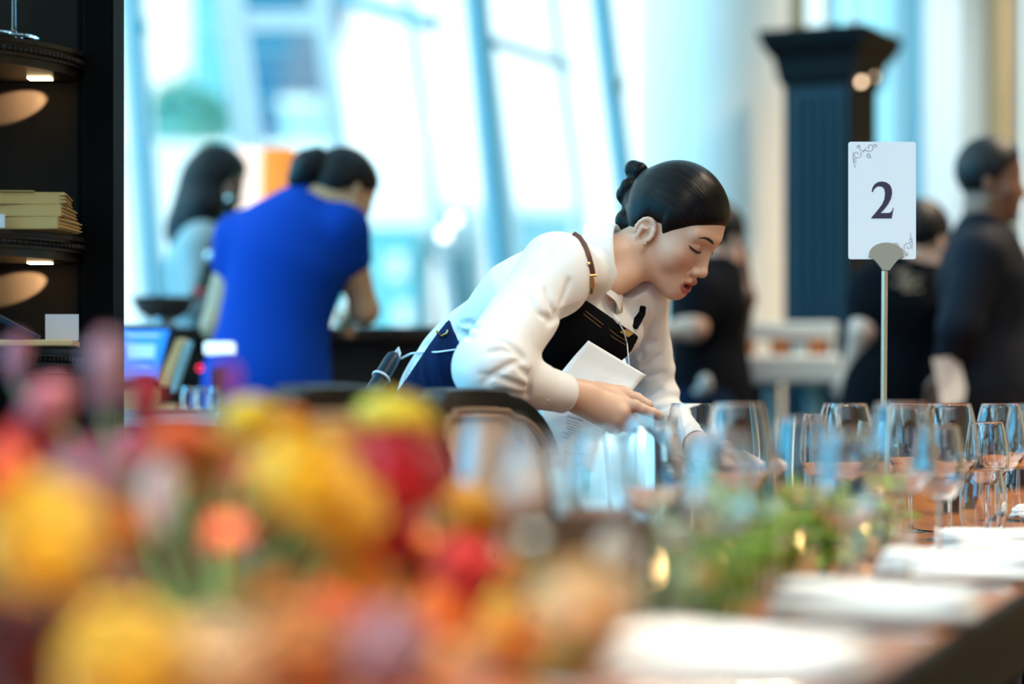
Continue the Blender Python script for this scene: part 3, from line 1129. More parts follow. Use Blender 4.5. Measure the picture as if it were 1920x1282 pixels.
def build_waitress():
    # body: one continuous skin surface
    xs = axis_of(-0.42, 0.56, 0.012, [(0.085, 0.395, 0.0018), (0.395, 0.50, 0.0026)])
    ys = axis_of(3.80, 4.72, 0.012, [(4.00, 4.44, 0.0020)])
    zs = axis_of(-0.01, 1.45, 0.014, [(0.845, 1.02, 0.0022), (1.13, 1.42, 0.0018)])
    F = Field(xs, ys, zs)
    add_head(F, HCEN, HM, True, 0.0046)
    H = lambda x, y, z: HCEN + HM @ np.array([x, y, float(zw(z))])
    F.cap(H(0, -0.010, -0.028), NB + 0.01 * NC, 0.045, 0.038, 0.014)
    F.cap(H(0, 0.004, -0.045), NB + 0.05 * NC, 0.030, 0.030, 0.014)
    torso(F, -0.022)
    kR, kL = W(800, 1270, 4.42), W(770, 1270, 4.60)
    aR, aL = np.array([-0.22, 4.42, 0.09]), np.array([-0.26, 4.60, 0.09])
    for hp, kn, an in ((HC + np.array([0, -0.08, -0.10]), kR, aR), (HC + np.array([0, 0.08, -0.10]), kL, aL)):
        F.cap(hp, kn, 0.064, 0.050, 0.03)
        F.cap(kn, an, 0.050, 0.036, 0.03)
        F.cap(an + np.array([0, 0, -0.05]), an + np.array([0.13, -0.02, -0.062]), 0.028, 0.022, 0.02)
    F.cap(SR, ER, 0.038, 0.032, 0.03)
    F.cap(ER, WR, 0.033, 0.0245, 0.02)
    F.cap(SL, W(1216, 660, 4.43), 0.034, 0.022, 0.03)
    F.cap(W(1216, 660, 4.43), EL, 0.022, 0.023, 0.02)
    F.cap(EL, WL, 0.024, 0.0235, 0.02)
    # right hand: fist round the menu with the index finger stretched out
    dh = lambda px, py, d: W(px, py, d)
    wr = dh(1070, 738, 4.035)
    F.cap(WR, dh(1096, 742, 4.045), 0.0245, 0.0250, 0.012)
    mcp = [dh(1167, 756, 4.062), dh(1164, 772, 4.050), dh(1154, 785, 4.052), dh(1139, 793, 4.060)]
    for i, m in enumerate(mcp):
        F.cap(dh(1088, 738 + 5 * i, 4.045), m, 0.0195, (0.0150, 0.0150, 0.0138, 0.0122)[i], 0.014)
    for m in mcp[1:]:
        F.ell(m + np.array([0.002, -0.006, 0.0]), (0.0092, 0.0085, 0.0085), None, 0.008)
    F.ell(mcp[0] + np.array([0.004, -0.004, 0.0]), (0.0095, 0.009, 0.009), None, 0.008)
    for q, r in (([(1172, 756, 4.058), (1205, 767, 4.055), (1224, 774, 4.06), (1238, 781, 4.066)], 0.0094),
                 ([(1170, 774, 4.05), (1188, 786, 4.072), (1178, 790, 4.098), (1164, 786, 4.104)], 0.0098),
                 ([(1158, 788, 4.054), (1173, 799, 4.080), (1163, 800, 4.102), (1150, 794, 4.106)], 0.0093),
                 ([(1143, 796, 4.060), (1155, 806, 4.086), (1147, 804, 4.106), (1136, 798, 4.108)], 0.0082)):
        P = [dh(*p) for p in q]
        for j in range(3):
            F.cap(P[j], P[j + 1], r * 0.94 ** j, r * 0.94 ** (j + 1), 0.004)
    F.ell(dh(1190, 759, 4.052), (0.0105, 0.0095, 0.0098), None, 0.006)
    F.cap(dh(1118, 734, 4.075), dh(1166, 737, 4.088), 0.018, 0.0125, 0.014)
    F.cap(dh(1166, 737, 4.088), dh(1194, 747, 4.088), 0.0115, 0.0098, 0.006)
    F.cap(dh(1194, 747, 4.088), dh(1217, 759, 4.084), 0.0098, 0.0078, 0.004)
    # left hand reaching over the table
    F.cap(WL, dh(1318, 838, 4.285), 0.0235, 0.024, 0.012)
    for a, b, c_, d_ in (((1362, 840, 4.23), (1396, 852, 4.20), (1420, 862, 4.185), (1438, 870, 4.175)),
                         ((1364, 848, 4.245), (1404, 858, 4.225), (1432, 866, 4.21), (1452, 873, 4.20)),
                         ((1362, 857, 4.26), (1402, 866, 4.25), (1432, 872, 4.24), (1454, 876, 4.235)),
                         ((1354, 866, 4.275), (1386, 876, 4.275), (1410, 880, 4.27), (1428, 883, 4.265))):
        F.cap(dh(1318, 838, 4.285), dh(*a), 0.019, 0.0125, 0.012)
        for p, q, r in ((a, b, 0.0092), (b, c_, 0.0085), (c_, d_, 0.0078)):
            F.cap(dh(*p), dh(*q), r, r * 0.93, 0.004)
    F.cap(dh(1322, 846, 4.27), dh(1350, 862, 4.215), 0.0140, 0.0110, 0.008)
    F.cap(dh(1350, 862, 4.215), dh(1384, 872, 4.185), 0.0105, 0.0085, 0.004)
    V, Q = F.mesh()
    V = relax(V, Q, 1, 0.4)
    base = np.array([-0.15, 4.5, 0.0])
    body = make('person', V, Q, M_SKIN, None, True, base)
    paint(body, 'tint', skin_tint(V, [(HCEN, HM)], (0.66, 0.41, 0.295)))
    tag(body, 'waitress in white shirt and dark bib apron bending over the table with a menu', 'person')
    from mathutils.bvhtree import BVHTree
    tree = lambda v, q: BVHTree.FromPolygons([tuple(map(float, x)) for x in v], [tuple(map(int, x)) for x in q])
    bt = tree(V, Q)
    eye = Vector((0, 0, EYE))

    def hit(t, px, py, lift=0.002, far=None):
        d = Vector(W(px, py, 1.0)) - eye
        d.normalize()
        r = t.ray_cast(eye, d)
        if r[0] is None:
            return W(px, py, far or 4.2)
        return np.array(r[0]) - np.array(d) * lift

    def face_pt(x, z, lift=0.0008):
        o = H(x, 0.16, z)
        r = bt.ray_cast(Vector(o), Vector(-HM[:, 1]))
        return np.array(r[0]) + HM[:, 1] * lift if r[0] is not None else H(x, 0.085, z)

    # brows, lashes, earring
    for s in (1, -1):
        b = MB()
        zz = ((0.013, 0.0345, 0.0012), (0.020, 0.0375, 0.0026), (0.030, 0.0400, 0.0026), (0.040, 0.0395, 0.0019), (0.049, 0.0350, 0.0006))
        b.tube([face_pt(s * x, z, 0.0003) for x, z, r in zz], [r for x, z, r in zz], 8, flat=(HM[:, 1], 0.45))
        b.build('eyebrow', M_LASH, body)
        b = MB()
        zz = ((0.0175, 0.0095, 0.0008), (0.023, 0.0092, 0.0022), (0.032, 0.0102, 0.0030), (0.042, 0.0125, 0.0026), (0.051, 0.0160, 0.0008))
        P = [face_pt(s * x, z, 0.0007) for x, z, r in zz]
        b.tube(P, [r for x, z, r in zz], 8, flat=(HM[:, 2], 0.75))
        b.build('eyelashes', M_LASH, body)
    e = MB()
    ep = hit(bt, 1210, 457, 0.001)
    e.ball(ep, 0.0024, 10, 8)
    e.build('earring', M_GOLD, body)

    # hair
    F = Field(axis_of(0.13, 0.42, 0.0021), axis_of(4.14, 4.46, 0.0022), axis_of(1.16, 1.44, 0.0021))
    line = ([-0.2, -0.085, -0.045, -0.030, -0.016, 0.014, 0.024, 0.036, 0.060, 0.090, 0.2],
            [-0.03, -0.060, -0.050, -0.022, 0.014, 0.022, 0.004, 0.020, 0.044, 0.066, 0.080])
    hair_cap(F, HCEN, HM, line, 0.010)
    F.cap(W(1215, 372, 4.33), W(1190, 372, 4.34), 0.045, 0.024, 0.03)
    V2, Q2 = F.mesh()
    V2 = relax(V2, Q2, 1)
    h = make('hair', V2, Q2, M_HAIR, body)
    strand_attr(h, V2, HCEN, HM)
    F = Field(axis_of(0.14, 0.30, 0.002), axis_of(4.26, 4.41, 0.002), axis_of(1.24, 1.42, 0.002))
    tw = [(1174, 414, 4.335, 0.0205), (1186, 420, 4.325, 0.018), (1183, 390, 4.335, 0.015), (1172, 365, 4.34, 0.0165), (1178, 350, 4.33, 0.0150), (1192, 338, 4.335, 0.013),
          (1188, 318, 4.34, 0.0165), (1199, 320, 4.33, 0.0150), (1204, 338, 4.34, 0.013), (1200, 368, 4.32, 0.018)]
    for px, py, d, r in tw:
        F.ell(W(px, py, d), (r, r * 1.0, r * 1.05), None, 0.006)
    for a, b in ((0, 2), (2, 3), (3, 5), (5, 6), (7, 8)):
        F.cap(W(*tw[a][:3]), W(*tw[b][:3]), 0.0125, 0.0125, 0.006)
    V2, Q2 = F.mesh()
    h = make('hair_bun', relax(V2, Q2, 1), Q2, M_HAIR, body)
    strand_attr(h, V2 * 3, HCEN, HM)

    # shirt
    F = Field(axis_of(-0.30, 0.34, 0.0036), axis_of(3.80, 4.66, 0.0042), axis_of(0.84, 1.32, 0.0036))
    torso(F, 0.0)
    T = Field(*F.ax)
    T.D = F.D.copy()
    rs = np.random.default_rng(3)
    # near sleeve, blousing above the elbow and at the cuff
    shc = SR + np.array([0.0, 0.004, 0.0])
    F.cap(W(1040, 500, 4.08), ER, 0.060, 0.048, 0.022)
    F.cap(W(980, 595, 4.0), W(918, 680, 3.90), 0.056, 0.049, 0.02)
    F.ell(W(1052, 528, 4.06), (0.046, 0.05, 0.056), None, 0.02)
    F.cap(ER, W(1010, 724, 3.985), 0.052, 0.0385, 0.02)
    F.ell(W(928, 690, 3.905), (0.054, 0.05, 0.049), None, 0.03)
    # far sleeve
    F.cap(SL, W(1216, 660, 4.43), 0.052, 0.040, 0.03)
    F.cap(W(1216, 660, 4.43), EL, 0.040, 0.043, 0.02)
    F.cap(EL, W(1290, 824, 4.33), 0.042, 0.033, 0.02)
    for px, py, d, r in ((1236, 735, 4.46, 0.030), (1228, 690, 4.45, 0.028), (1250, 775, 4.44, 0.034), (1262, 806, 4.38, 0.030)):
        F.ell(W(px, py, d), (r * 1.25, r * 1.2, r * 0.62), None, 0.014)

    def ridge(pts, r, k, mode='add'):
        P = [W(*p) for p in pts]
        for a, b in zip(P[:-1], P[1:]):
            F.cap(a, b, r, r, k, mode=mode)
    sur = lambda t, px, py, lift=0.0: hit(t, px, py, lift)
    V0, Q0 = F.mesh()
    st = tree(V0, Q0)

    def crease(pts, r=0.004, k=0.012, depth=0.0, mode='sub'):
        Q = []
        for (xa, ya), (xb, yb) in zip(pts[:-1], pts[1:]):
            m = max(1, int(math.hypot(xb - xa, yb - ya) / 5))
            Q += [(xa + (xb - xa) * i / m, ya + (yb - ya) * i / m) for i in range(m)]
        P = [hit(st, px, py, depth) for px, py in Q + [pts[-1]]]
        for i, (a, b) in enumerate(zip(P[:-1], P[1:])):
            F.cap(a, b, r, r, k, mode=mode)
    # armhole seam, elbow folds, pulls at the armpit, cuff gathers
    crease([(1000, 512), (988, 540), (992, 562), (1010, 588), (1038, 600)], 0.004, 0.006)
    crease([(1058, 452), (1022, 492), (990, 528)], 0.0028, 0.005)
    crease([(945, 614), (962, 580), (982, 548)], 0.005, 0.007)
    crease([(1042, 586), (1030, 564), (1024, 540)], 0.0022, 0.007)
    crease([(1050, 580), (1062, 548), (1068, 525)], 0.0022, 0.007)
    crease([(1038, 590), (1060, 583), (1082, 572)], 0.003, 0.006)
    crease([(1028, 606), (1050, 596), (1066, 590)], 0.003, 0.008)
    crease([(984, 668), (962, 660), (940, 656), (915, 662)], 0.0022, 0.007)
    crease([(984, 670), (965, 652), (945, 640), (930, 634)], 0.0022, 0.007)
    crease([(986, 674), (960, 682), (930, 698), (908, 716)], 0.0022, 0.007)
    crease([(898, 700), (930, 706), (965, 718), (996, 730)], 0.002, 0.006)
    crease([(930, 735), (962, 738), (992, 740)], 0.002, 0.006)
    crease([(975, 690), (988, 700), (996, 712)], 0.003, 0.008)
    crease([(998, 694), (995, 715), (990, 745)], 0.003, 0.006)
    crease([(862, 606), (880, 606), (896, 618)], 0.002, 0.008)
    crease([(855, 620), (870, 628), (885, 632)], 0.003, 0.010)
    crease([(780, 650), (800, 648), (820, 640)], 0.003, 0.010)
    for q in (((1226, 640), (1212, 650)), ((1236, 668), (1205, 690)), ((1246, 700), (1212, 704)), ((1240, 730), (1212, 742)), ((1255, 758), (1222, 770)), ((1262, 786), (1240, 800)),
              ((1228, 600), (1216, 622), (1210, 650)), ((1205, 640), (1198, 670))):
        crease(q, 0.003, 0.009)
    Pn = F.all()
    ph = rs.uniform(0, 6.28, 8)
    nz = sum(np.sin(Pn @ (unit(rs.normal(size=3)) * f).astype(np.float32) + p) for f, p in zip((22, 27, 34, 40, 52, 66, 75, 90), ph))
    F.D += (nz * 0.00050).astype(np.float32)
    F.cap(W(1160, 497, 4.262) - 0.02 * np.array([0.965, -0.22, 0.12]), W(1160, 497, 4.262) + 0.12 * np.array([0.965, -0.22, 0.12]), 0.054, 0.072, 0.004, mode='sub')
    # tail cut off below, open at the cuffs
    cutn = unit(HC - WC)
    F.D = -smin(-F.D, -((Pn - (HC + np.array([-0.006, 0, -0.014])).astype(np.float32)) @ cutn.astype(np.float32)), 0.004)
    V2, Q2 = F.mesh()
    V2 = relax(V2, Q2, 1, 0.4)
    shirt = make('shirt', V2, Q2, M_SHIRT, body)
    st = tree(V2, Q2)

    # apron: bib over the chest, denim skirt round the hips
    A = Field(*F.ax)
    A.D = T.D - 0.0055
    Pl = lambda p, n: ((Pn - np.asarray(p, np.float32)) @ unit(n).astype(np.float32))
    t0 = tree(*A.mesh())
    tr, tl = hit(t0, 1098, 566, 0), hit(t0, 1198, 632, 0)
    low = hit(t0, 1150, 690, 0)
    ntop = unit(np.cross(tl - tr, NC))
    ntop = ntop if ntop @ UC > 0 else -ntop
    nfar = unit(np.cross(low - tl, NC))
    nfar = nfar if nfar @ LC > 0 else -nfar
    cut = np.maximum(Pl(tr, ntop), Pl(tl, nfar))
    cut = np.maximum(cut, Pl(tr - 0.02 * LC, -LC + 0.5 * UC))
    cut = np.maximum(cut, -((Pn - CC.astype(np.float32)) @ NC.astype(np.float32)) + 0.0)
    A.D = np.maximum(A.D, cut)
    V3, Q3 = A.mesh()
    bib = make('apron_bib', relax(V3, Q3, 1, 0.4), Q3, M_BIB, body)
    bt3 = tree(V3, Q3)
    A = Field(axis_of(-0.36, 0.16, 0.0045), axis_of(4.16, 4.76, 0.006), axis_of(0.46, 1.16, 0.0045))
    Pa = A.all()
    g = 0.010
    A.cap(HC, WC, 0.148 + g, 0.122 + g, 0.03, n=NL, sq=0.74)
    A.cap(WC, CC, 0.122 + g, 0.142 + g, 0.04, n=NC, sq=0.70)
    A.cap(HC + np.array([-0.02, 0, -0.10]), HC, 0.156 + g, 0.148 + g, 0.03, n=NL, sq=0.74)
    A.cap(HC + np.array([-0.02, 0, -0.08]), HC + np.array([-0.03, 0, -0.5]), 0.160 + g, 0.175 + g, 0.03, n=np.array([1.0, 0, 0]), sq=0.78)
    wob = np.sin(Pa[..., 1] * 95 + Pa[..., 0] * 70) * np.clip((1.07 - Pa[..., 2]) / 0.10, 0, 1)
    A.D += (wob * 0.0042).astype(np.float32)
    Pl2 = lambda p, n: ((Pa - np.asarray(p, np.float32)) @ unit(n).astype(np.float32))
    w0, w1 = W(846, 598, 4.30), W(893, 641, 4.30)
    nt_ = unit(np.cross(w1 - w0, LC))
    nt_ = nt_ if nt_[2] > 0 else -nt_
    b1 = W(722, 744, 4.30)
    nb_ = unit(np.cross(b1 - w0, LC * np.array([0.3, 1, 0.3])))
    nb_ = nb_ if nb_[0] < 0 else -nb_
    A.D = np.maximum(A.D, np.maximum(Pl2(w0, nt_), Pl2(w0, nb_)))
    V4, Q4 = A.mesh()
    make('apron_skirt', relax(V4, Q4, 1, 0.4), Q4, M_DENIM, body)
    bt4 = tree(V4, Q4)
    for t_, m_, pts in ((bt4, 0.0006, [(848, 606), (862, 618), (880, 632), (890, 640)]), (bt4, 0.0006, [(838, 618), (850, 622), (862, 619)]),
                        (bt3, 0.0005, [(1098, 583), (1128, 606), (1156, 628), (1176, 640)]), (bt3, 0.0005, [(1094, 588), (1124, 612), (1152, 634), (1172, 646)])):
        sm = MB()
        sm.tube([hit(t_, px, py, m_) for px, py in pts], 0.0006, 6)
        sm.build('stitching', M_TAN, body)
    gr = MB()
    pts = [hit(bt4, px, py, 0.003) for px, py in ((820, 622), (823, 629), (830, 630), (838, 625), (840, 619))]
    gr.tube(pts, 0.0026, 8)
    gr.build('grommet', M_BRASS, body)

    # collar: a folded leaf around the neck
    rc, rn = W(1160, 497, 4.262), unit(np.array([0.965, -0.22, 0.12]))
    ru = unit(np.array([-0.10, 0.0, 1.0]) - rn * np.dot(rn, [-0.10, 0.0, 1.0]))     # towards the nape
    rv = np.cross(rn, ru)
    rv = rv if rv[1] < 0 else -rv                                                # towards the lens
    rows = []
    n = 40
    for i in range(n + 1):
        th = -2.72 + 5.44 * i / n               # 0 at the nape
        rad = 0.066 + 0.003 * math.cos(th)
        p = rc + (ru * math.cos(th) + rv * math.sin(th)) * rad
        outw = ru * math.cos(th) + rv * math.sin(th)
        a = abs(th)
        wd = 0.046 * min(1.0, max(0.0, (2.30 - a)) / 0.55 + 0.02)
        lean = 0.004 + 0.024 * math.sin(min(a, PI / 2))
        rows.append([p - rn * 0.018 - outw * 0.004, p + rn * 0.004 - outw * 0.002, p + rn * 0.006 + outw * 0.002, p + rn * 0.003 + outw * 0.004,
                     p - rn * wd * 0.5 + outw * (0.004 + lean * 0.6), p - rn * wd + outw * (0.004 + lean)])
    cb = MB()
    cb.grid(rows)
    cb.build('collar', M_SHIRT, body, solid=0.0018, off=0.0, sub=1)
    # front edge of the shirt below the collar
    pk = MB()
    pe = [hit(st, px, py, 0.0015) for px, py in ((1163, 524), (1167, 545), (1168, 562), (1166, 585))]
    pe2 = [hit(st, px, py, 0.0015) for px, py in ((1150, 530), (1153, 548), (1155, 565), (1154, 588))]
    pk.grid([pe, pe2])
    pk.build('placket', M_SHIRT, body, solid=0.0015, off=1.0)
    # cuffs with their buttons
    for nm, a, b, r0, r1 in (('r', W(1000, 722, 3.975), W(1060, 738, 4.025), 0.0355, 0.0330), ('l', W(1284, 820, 4.335), W(1304, 836, 4.295), 0.032, 0.031)):
        L = np.linalg.norm(b - a)
        c = MB()
        c.lathe([(r0 - 0.004, 0), (r0, 0.001), (r0 + 0.0005, L * 0.5), (r1, L - 0.002), (r1 - 0.001, L), (r1 - 0.003, L - 0.001), (r1 - 0.004, L * 0.4)], a, 40, b - a)
        cu = c.build('cuff', M_SHIRT, body)
        if nm == 'r':
            ct = tree([v for v in c.v], [f for f in c.f if len(f) == 4])
            p = hit(ct, 1023, 752, 0.0005)
            ab_ = unit(b - a)
            d = unit((p - a) - ab_ * np.dot(p - a, ab_))
            p = p + d * 0.0012
            bb = MB()
            bb.lathe([(0, -0.001), (0.0056, -0.001), (0.0060, 0.0004), (0.0052, 0.0014), (0.0036, 0.0009), (0, 0.0008)], p, 20, d)
            bb.build('button', M_WHITEP, cu)
            hs = MB()
            for t in (0.004, L - 0.004):
                rr = r0 + (r1 - r0) * t / L + 0.0004
                u_, v_ = frame_of(b - a)
                hs.tube([a + unit(b - a) * t + (u_ * math.cos(q) + v_ * math.sin(q)) * rr for q in np.linspace(0, 2 * PI, 41)], 0.0004, 5)
            hs.build('seam', M_SHIRT, cu)

    # apron straps and their brass clips
    def strap(pts, wd, t, lift, name='strap'):
        P = [hit(t, px, py, lift) for px, py in pts]
        b = MB()
        b.tube(P, wd, 10, flat=(unit(np.array([0.1, -1.0, 0.35])), 0.28))
        return b.build(name, M_LEATHER, body), P
    s1, P1 = strap([(1074, 440), (1084, 446), (1094, 460), (1101, 478), (1106, 497), (1109, 513)], 0.0072, st, 0.002)
    rv_ = MB()
    rv_.lathe([(0, 0), (0.0032, 0), (0.0030, 0.0016), (0, 0.0024)], hit(st, 1104, 494, 0.0040), 14, unit(np.array([0.1, -1, 0.3])))
    rv_.build('rivet', M_BRASS, s1)
    cl = MB()
    p0, p1, p2 = hit(st, 1109, 517, 0.006), hit(st, 1109, 534, 0.007), hit(bt3, 1108, 556, 0.005)
    cl.tube([p0 + np.array([-0.009, 0, 0]), p0 + np.array([0.009, 0, 0.001])], 0.0026, 8)
    cl.tube([p0, p0 * 0.6 + p1 * 0.4, p1, p2], [0.0035, 0.0052, 0.0058, 0.0036], 10)
    u_, v_ = np.array([1.0, 0, 0]), np.array([0, -0.35, 0.9])
    rc2 = hit(bt3, 1108, 561, 0.003)
    cl.tube([rc2 + (u_ * math.cos(q) + v_ * math.sin(q)) * 0.0062 for q in np.linspace(0, 2 * PI, 21)], 0.0016, 8)
    cl.build('clip', M_BRASS, body)
    b = MB()
    P = [hit(st, px, py, 0.004, 4.28) for px, py in ((1206, 574), (1202, 588), (1194, 602), (1190, 614))]
    b.tube(P, [0.006, 0.008, 0.0085, 0.006], 10, flat=(unit(np.array([0.1, -1.0, 0.35])), 0.4))
    b.build('strap', M_BIB, body)
    b = MB()
    P = [hit(bt3, px, py, 0.004, 4.25) for px, py in ((1162, 622), (1174, 617), (1188, 625), (1178, 632))]
    b.add(P + [p + np.array([0, -0.003, 0]) for p in P], [(0, 1, 2, 3), (7, 6, 5, 4), (0, 4, 5, 1), (1, 5, 6, 2), (2, 6, 7, 3), (3, 7, 4, 0)])
    b.build('clip', M_BRASS, body, smooth=False)

    # trousers and shoes
    F = Field(axis_of(-0.42, 0.10, 0.010), axis_of(4.24, 4.76, 0.010), axis_of(0.05, 1.02, 0.010))
    for hp, kn, an in ((HC + np.array([0, -0.08, -0.10]), kR, aR), (HC + np.array([0, 0.08, -0.10]), kL, aL)):
        F.cap(hp, kn, 0.078, 0.062, 0.03)
        F.cap(kn, an, 0.068, 0.060, 0.03)
    F.cap(HC + np.array([0, 0, -0.12]), HC + np.array([0, 0, -0.06]), 0.135, 0.133, 0.03, n=NL, sq=0.68)
    sdf_obj(F, 'trousers', M_BLACK, body)
    for an in (aR, aL):
        s = MB()
        s.ball(an + np.array([0.05, -0.01, -0.050]), (0.125, 0.045, 0.040), 16, 10)
        s.build('shoe', M_BLACK, body)

    # things she carries
    p0, p1 = W(741, 664, 4.40), W(688, 752, 4.34)
    r = thing('equipment_pouch', p1, 'dark blue slim pouch with a white band hanging at the waitress\'s hip', 'pouch')
    ax = p1 - p0
    b = MB()
    L = np.linalg.norm(ax)
    b.lathe([(0, -0.002), (0.008, 0), (0.0125, 0.006), (0.0142, 0.02), (0.0145, L * 0.75), (0.012, L), (0, L + 0.004)], p0, 18, ax)
    b.build('case', M_POUCH, r)
    b = MB()
    u_, v_ = frame_of(ax)
    c = p0 + ax * 0.50
    b.tube([c + (u_ * math.cos(q) + v_ * math.sin(q)) * 0.0158 for q in np.linspace(0, 2 * PI, 25)], 0.0026, 8)
    b.build('band', M_WHITEP, r)
    b = MB()
    b.tube([p0 + np.array([0.002, 0, 0.004]), W(746, 653, 4.40), W(748, 662, 4.40), W(746, 676, 4.40)], [0.003, 0.0042, 0.004, 0.002], 8)
    b.build('clip', M_WHITEP, r)
    wire = thing('earpiece_cord', W(1180, 690, 4.15), 'thin white earpiece cord with clip-on microphone running down the waitress\'s apron', 'cord')
    b = MB()
    m0, m1 = hit(bt3, 1139, 582, 0.008), hit(bt3, 1161, 606, 0.010)
    b.tube([m0, m0 * 0.9 + m1 * 0.1, m0 * 0.1 + m1 * 0.9, m1], [0.004, 0.0068, 0.0064, 0.0035], 12)
    b.build('microphone', M_WHITEP, wire)
    b = MB()
    b.tube([m1] + [hit(bt3, px, py, 0.008, 4.17) for px, py in ((1170, 622), (1176, 645), (1178, 668), (1180, 690), (1182, 720))], 0.0013, 6)
    b.tube([hit(bt4, px, py, 0.004, 4.32) for px, py in ((900, 645), (880, 649), (850, 656), (820, 660), (790, 660))] + [W(770, 663, 4.36), W(752, 672, 4.39)], 0.0020, 6)
    b.build('wire', M_WHITEP, wire)
    return body


def build_menu():
    M_PAPER = mat('white_paper', (0.84, 0.86, 0.88), 0.7)
    M_INK = mat('grey_ink', (0.06, 0.06, 0.08), 0.8)
    left = [(1103, 638, 4.115), (1076, 668, 4.11), (1050, 700, 4.10), (1026, 736, 4.09), (1010, 768, 4.075), (1020, 800, 4.065), (1027, 828, 4.06), (1023, 856, 4.065)]
    right = [(1211, 703, 4.135), (1197, 719, 4.13), (1182, 737, 4.118), (1161, 770, 4.105), (1137, 808, 4.085), (1120, 835, 4.07), (1108, 860, 4.06), (1096, 886, 4.06)]

    def at(u, v):
        """u across, v down the sheet, both 0 to 1"""
        t = v * 7
        i = min(int(t), 6)
        f = t - i
        l = W(*left[i]) * (1 - f) + W(*left[i + 1]) * f
        r = W(*right[i]) * (1 - f) + W(*right[i + 1]) * f
        bow = np.array([0, -0.012, 0.0]) * math.sin(PI * u) * max(0, v - 0.5) * 1.2
        return l * (1 - u) + r * u + bow
    r = thing('menu_card', at(0.5, 0.5), 'curled white menu sheet with small printed lines in the waitress\'s hand', 'menu')
    P = [[at(u, v) for u in np.linspace(0, 1, 13)] for v in np.linspace(0, 1, 36)]
    b = MB()
    b.grid(P)
    b.build('sheet', M_PAPER, r, solid=0.0006, off=0.0)

    def text(s, u0, v0, size, bold=False):
        cu = bpy.data.curves.new('lettering', 'FONT')
        cu.body = s
        cu.size = size
        cu.align_x = 'CENTER'
        cu.resolution_u = 2
        o = bpy.data.objects.new('lettering', cu)
        COL.objects.link(o)
        dg = bpy.context.evaluated_depsgraph_get()
        me = bpy.data.meshes.new_from_object(o.evaluated_get(dg))
        vs = np.array([v.co[:] for v in me.vertices])
        fs = [tuple(p.vertices) for p in me.polygons]
        bpy.data.objects.remove(o)
        bpy.data.curves.remove(cu)
        bpy.data.meshes.remove(me)
        k = 1.35 if bold else 1.0
        return [at(u0 + x * k, v0 - y * 0.62) + np.array([0, -0.0009, 0.0003]) for x, y, _ in vs], fs
    ink = MB()
    lines = [('Dessert Buffet', 0.545, 0.034, True), (15, 0.575), (17, 0.600), (14, 0.625), (15, 0.650), (9, 0.675), (24, 0.700), (14, 0.722), (28, 0.745), (6, 0.775), ('Petit Four', 0.815, 0.030, False),
             ('Freshly Brewed Coffee and Tea', 0.840, 0.030, False)]
    rr = np.random.default_rng(12)

    def scribble(b, n, u0, v0, ux=0.0135, h=0.0085):
        """a printed line too small to read: n small strokes broken into words"""
        brk = set(int(x) for x in rr.integers(3, max(n - 2, 4), max(1, n // 7)))
        for i in range(n):
            if i in brk:
                continue
            u = u0 + (i - n / 2) * ux
            hh = h * rr.uniform(0.45, 1.0)
            b.add([at(u + dx, v0 + dy) + np.array([0, -0.0009, 0.0003]) for dx, dy in ((0, 0), (ux * 0.55, 0), (ux * 0.62, -hh), (ux * 0.1, -hh))], [(0, 1, 2, 3)])
    for ln in lines:
        v = 0.560 + (ln[1] - 0.545) * 0.95
        if isinstance(ln[0], str):
            ink.add(*text(ln[0], 0.52, v, ln[2] * 0.88, ln[3]))
        else:
            scribble(ink, ln[0], 0.52, v)
    faint = MB()
    for k, n in enumerate((12, 17, 14, 20, 15, 18, 22, 16, 12)):
        scribble(faint, n, 0.55, 0.13 + 0.030 * k, 0.0135, 0.007)
    faint.build('faint_lettering', mat('show_through_ink', (0.68, 0.69, 0.71), 0.8), r, smooth=False)
    for i in range(9):
        u = 0.42 + 0.016 * i
        ink.add([at(u + dx, 0.880 + dy + 0.006 * math.sin(i * 2.1)) + np.array([0, -0.0009, 0]) for dx, dy in ((0, 0), (0.02, -0.008), (0.024, 0.004), (0.004, 0.010))], [(0, 1, 2, 3)])
    ink.build('lettering', M_INK, r, smooth=False)


build_waitress()
build_menu()
# ------------------------------------------------------------------ the people further back
M_BLUE = mat('royal_blue_dress', (0.002, 0.050, 0.36), 0.8, spec=0.15, bump=(22, 0.35, 0.01, (1, 1, 0.2)))
M_PALEB = mat('pale_blue_blouse', (0.42, 0.47, 0.47), 0.8, spec=0.2)
M_TEEB = mat('black_tee', (0.004, 0.0045, 0.007), 0.9, spec=0.08)
M_NAVY = mat('navy_tee', (0.004, 0.014, 0.038), 0.85, spec=0.1)
M_BSHIRT = mat('black_shirt', (0.004, 0.006, 0.012), 0.75, spec=0.15)
M_BRHAIR = mat('brown_hair', (0.075, 0.032, 0.020), 0.5)
M_BKHAIR = mat('dark_hair', (0.006, 0.005, 0.006), 0.5, spec=0.3)
M_PRINT = mat('tan_shirt_print', (0.45, 0.30, 0.20), 0.8)
M_SHEET = mat('white_sheet', (0.80, 0.85, 0.90), 0.7)


